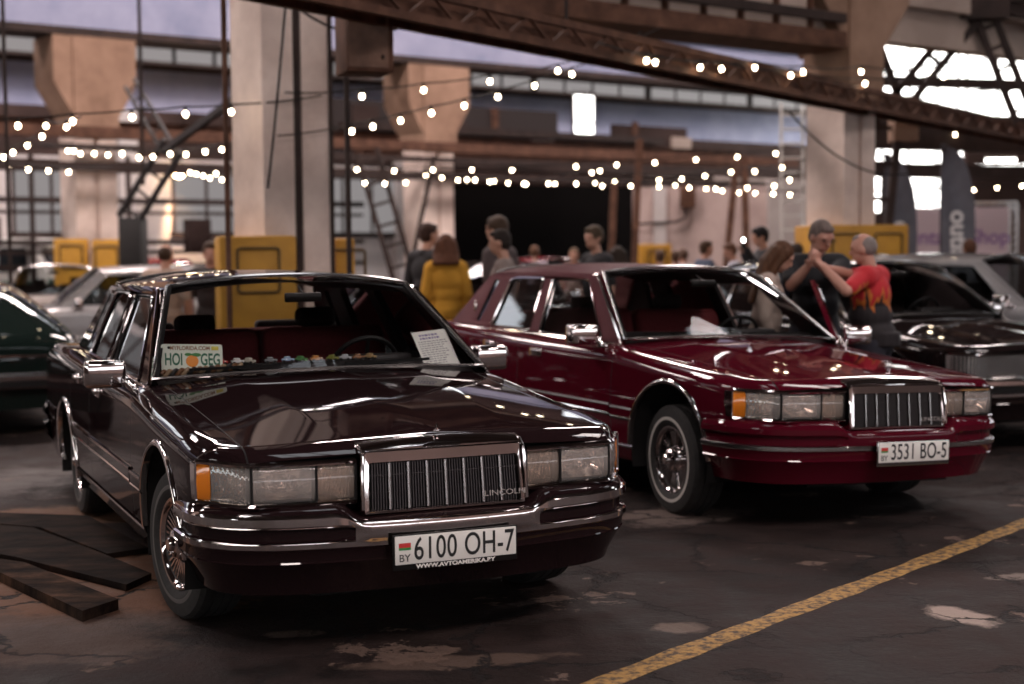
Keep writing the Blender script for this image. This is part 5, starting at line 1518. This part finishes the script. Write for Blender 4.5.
# ------------------------------------------------------------------ strings of bulbs
BULB = emis('bulb_glow', (1.0, .80, .55), 26)
bm_ = MB(); bm_.ell((0, 0, -.042), (.024, .024, .029), BULB, n=14)
BMESH = bm_.mesh('bulb')
sk_ = MB(); sk_.tube([(0, 0, .035), (0, 0, -.018)], [.014, .017], BLACK, n=10); SMESH = sk_.mesh('bulb_socket')
STR = {
    'A': [(-1.5,15.2,3.21),(-0.9,15.67,3.32),(-0.21,16.16,3.46),(0.54,16.68,3.63),(1.04,17.0,3.82)],
    'B': [(-1.61,15.2,2.86),(-1.41,15.37,2.92),(-1.14,15.6,3.0),(-0.83,15.85,3.1),(-0.49,16.12,3.2),(-0.13,16.39,3.32),(0.28,16.7,3.47),(0.71,17.0,3.63)],
    'C': [(1.37,14.95,3.51),(2.02,15.85,3.55),(2.77,16.9,3.67),(3.52,17.93,3.74),(4.55,19.36,3.91),(5.98,21.34,4.15),(7.71,23.73,4.44)],
    'D': [(1.47,15.08,3.51),(2.3,16.23,3.58),(3.32,17.66,3.67),(4.61,19.4,3.76),(6.34,21.84,4.12)],
    'E': [(-4.61,14.0,2.84),(-4.14,14.15,2.89),(-3.62,14.32,2.94),(-3.14,14.47,2.98),(-2.72,14.6,3.01)],
    'F': [(-4.75,16.0,3.0),(-5.37,17.29,3.13),(-5.5,17.55,3.03),(-5.99,18.52,3.0),(-6.47,19.42,2.98),(-6.79,20.0,2.96)],
    'G': [(-6.74,20.0,2.82),(-6.57,20.33,2.81),(-6.4,20.66,2.81),(-6.22,21.0,2.81)],
    'H': [(-6.52,22.0,3.18),(-6.4,21.88,3.17),(-6.27,21.77,3.12),(-5.99,21.49,3.1),(-5.72,21.22,3.06),(-5.45,20.95,3.06),(-5.13,20.62,2.98),(-4.87,20.34,2.97),(-4.56,20.01,2.98),(-4.28,19.7,2.95),(-3.95,19.33,2.96),(-3.67,19.0,2.96)],
    'I': [(-5.6,25.0,3.21),(-5.47,25.47,3.04),(-5.41,25.68,3.03),(-5.34,25.92,3.01),(-5.27,26.15,2.98),(-5.2,26.36,3.07),(-5.14,26.56,2.97),(-4.99,27.0,3.08)],
    'J': [(-2.47,24.0,2.98),(-1.88,24.13,2.96),(-1.26,24.27,2.98),(-0.63,24.41,2.98),(0.03,24.55,2.98),(1.09,24.78,3.04),(1.78,24.93,3.07),(2.43,25.07,3.11),(3.14,25.21,3.16),(3.86,25.36,3.21),(4.54,25.5,3.27)],
    'K': [(-2.54,26.0,2.86),(-2.2,26.09,2.85),(-1.84,26.19,2.87),(-1.21,26.36,2.96),(-0.93,26.44,2.92),(-0.63,26.52,2.92),(-0.37,26.59,2.89),(-0.04,26.67,2.87),(0.24,26.75,2.86),(0.68,26.86,2.86),(1.19,26.99,2.86),(1.67,27.12,2.82),(2.2,27.25,2.82),(2.73,27.38,2.81),(3.3,27.52,2.79),(3.81,27.65,2.77),(4.26,27.76,2.7),(4.92,27.92,2.68),(5.25,28.0,2.66)],
    'L': [(-1.7,30.0,3.19),(-0.88,30.12,3.11),(-0.33,30.21,3.08),(0.32,30.3,3.02),(0.91,30.39,3.02),(1.73,30.51,3.04),(2.14,30.57,3.06),(2.6,30.64,3.06),(3.4,30.76,2.99),(4.05,30.85,2.91),(4.39,30.9,2.87),(5.09,31.0,2.82)],
    'M': [(1.53,28.0,3.11),(1.68,27.92,3.14),(2.72,27.29,2.93),(3.11,27.05,2.93),(3.5,26.81,2.97),(3.93,26.54,3.02),(4.31,26.28,3.01),(4.74,26.0,3.06)],
    'N': [(3.97,25.0,2.67),(4.48,25.31,2.71),(4.78,25.5,2.82)],
    'O': [(8.05,27.0,3.68),(8.32,27.31,3.62),(9.06,28.12,3.92),(9.89,29.0,4.03)],
    'P': [(8.87,30.0,2.77),(9.33,30.0,2.8),(9.8,30.0,2.84),(10.3,30.0,2.87)],

}
NAMES = {'A': 'upper string of bulbs from the thick pale column to the lattice bridge', 'B': 'lower slanting string of bulbs from the thick pale column to the lattice bridge', 'C': 'string of bulbs running along the lattice bridge past the ochre column', 'D': 'shorter string of bulbs tangled under the one along the lattice bridge',
 'E': 'string of few wide-spaced bulbs between the far wall side and the thick pale column', 'F': 'string of bulbs dropping steeply over the white van', 'G': 'short low string of four bulbs above the white van', 'H': 'dense string of bulbs before the hoist frame', 'I': 'clustered bulbs next to the warm wall spotlight',
 'J': 'higher of the three long strings crossing the dark gateway', 'K': 'middle string of the three long ones crossing the dark gateway', 'L': 'farthest string of bulbs crossing the dark gateway', 'M': 'string of bulbs rising over the pink partition', 'N': 'three bulbs hanging close to the ochre column', 'O': 'string of bulbs high above the banner wall', 'P': 'string of bulbs low over the banner wall'}
for key, pts in STR.items():
    pts = sorted(pts, key=lambda p: p[0]); P_ = [Vector(p) for p in pts]
    a = P_[0] + (P_[0]-P_[1]).normalized()*.9 + Vector((0, 0, .12)); b = P_[-1] + (P_[-1]-P_[-2]).normalized()*.9 + Vector((0, 0, .12))
    full = [a] + [p + Vector((0, 0, .075)) for p in P_] + [b]; path = []
    for p, q in zip(full[:-1], full[1:]): path += sag(p, q, .02*(q-p).length, 6)[:-1]
    path.append(full[-1])
    o = P_[0].copy()
    s = MB().tube([p - o for p in path], .009, BLACK, n=6).build('string_lights'); s.location = o
    tag(s, NAMES[key], 'string lights', 'strings of light bulbs')
    for p in P_:
        q = bpy.data.objects.new('bulb', BMESH); link(q, s); q.location = p - o + Vector((0, 0, .045))
        k_ = bpy.data.objects.new('bulb_socket', SMESH); link(k_, q)
# ------------------------------------------------------------------ light
wd = bpy.data.worlds.new('world'); sc.world = wd; wd.use_nodes = True
wd.node_tree.nodes['Background'].inputs[0].default_value = (.62, .58, .66, 1); wd.node_tree.nodes['Background'].inputs[1].default_value = .5
def area(loc, tgt, sx, sy, e, col):
    l = bpy.data.lights.new('daylight', 'AREA'); l.shape = 'RECTANGLE'; l.size = sx; l.size_y = sy; l.energy = e; l.color = col
    o = link(bpy.data.objects.new('daylight', l)); o.location = loc
    o.rotation_euler = (Vector(tgt)-Vector(loc)).to_track_quat('-Z', 'Y').to_euler(); return o
# daylight that comes in under the skylights
for u0 in (-7, 2, 11, 20, 29):
    for v0, e in ((21.6, 1300), (34.1, 800)):
        p = H(u0+2.1, v0, 13.4); area(p, (p[0], p[1], 0), 4, 2.2, e, (1, .83, .79))
for u0, v0, e in ((-5.3, 5.6, 150), (12.7, 5.6, 300), (-7, -7.9, 900), (2, -7.9, 900), (11, -7.9, 900)):  # row behind the camera added to brighten the front wall
    p = H(u0+2.1, v0, 13.4); area(p, (p[0], p[1], 0), 4, 2.2, e, (1, .83, .79))
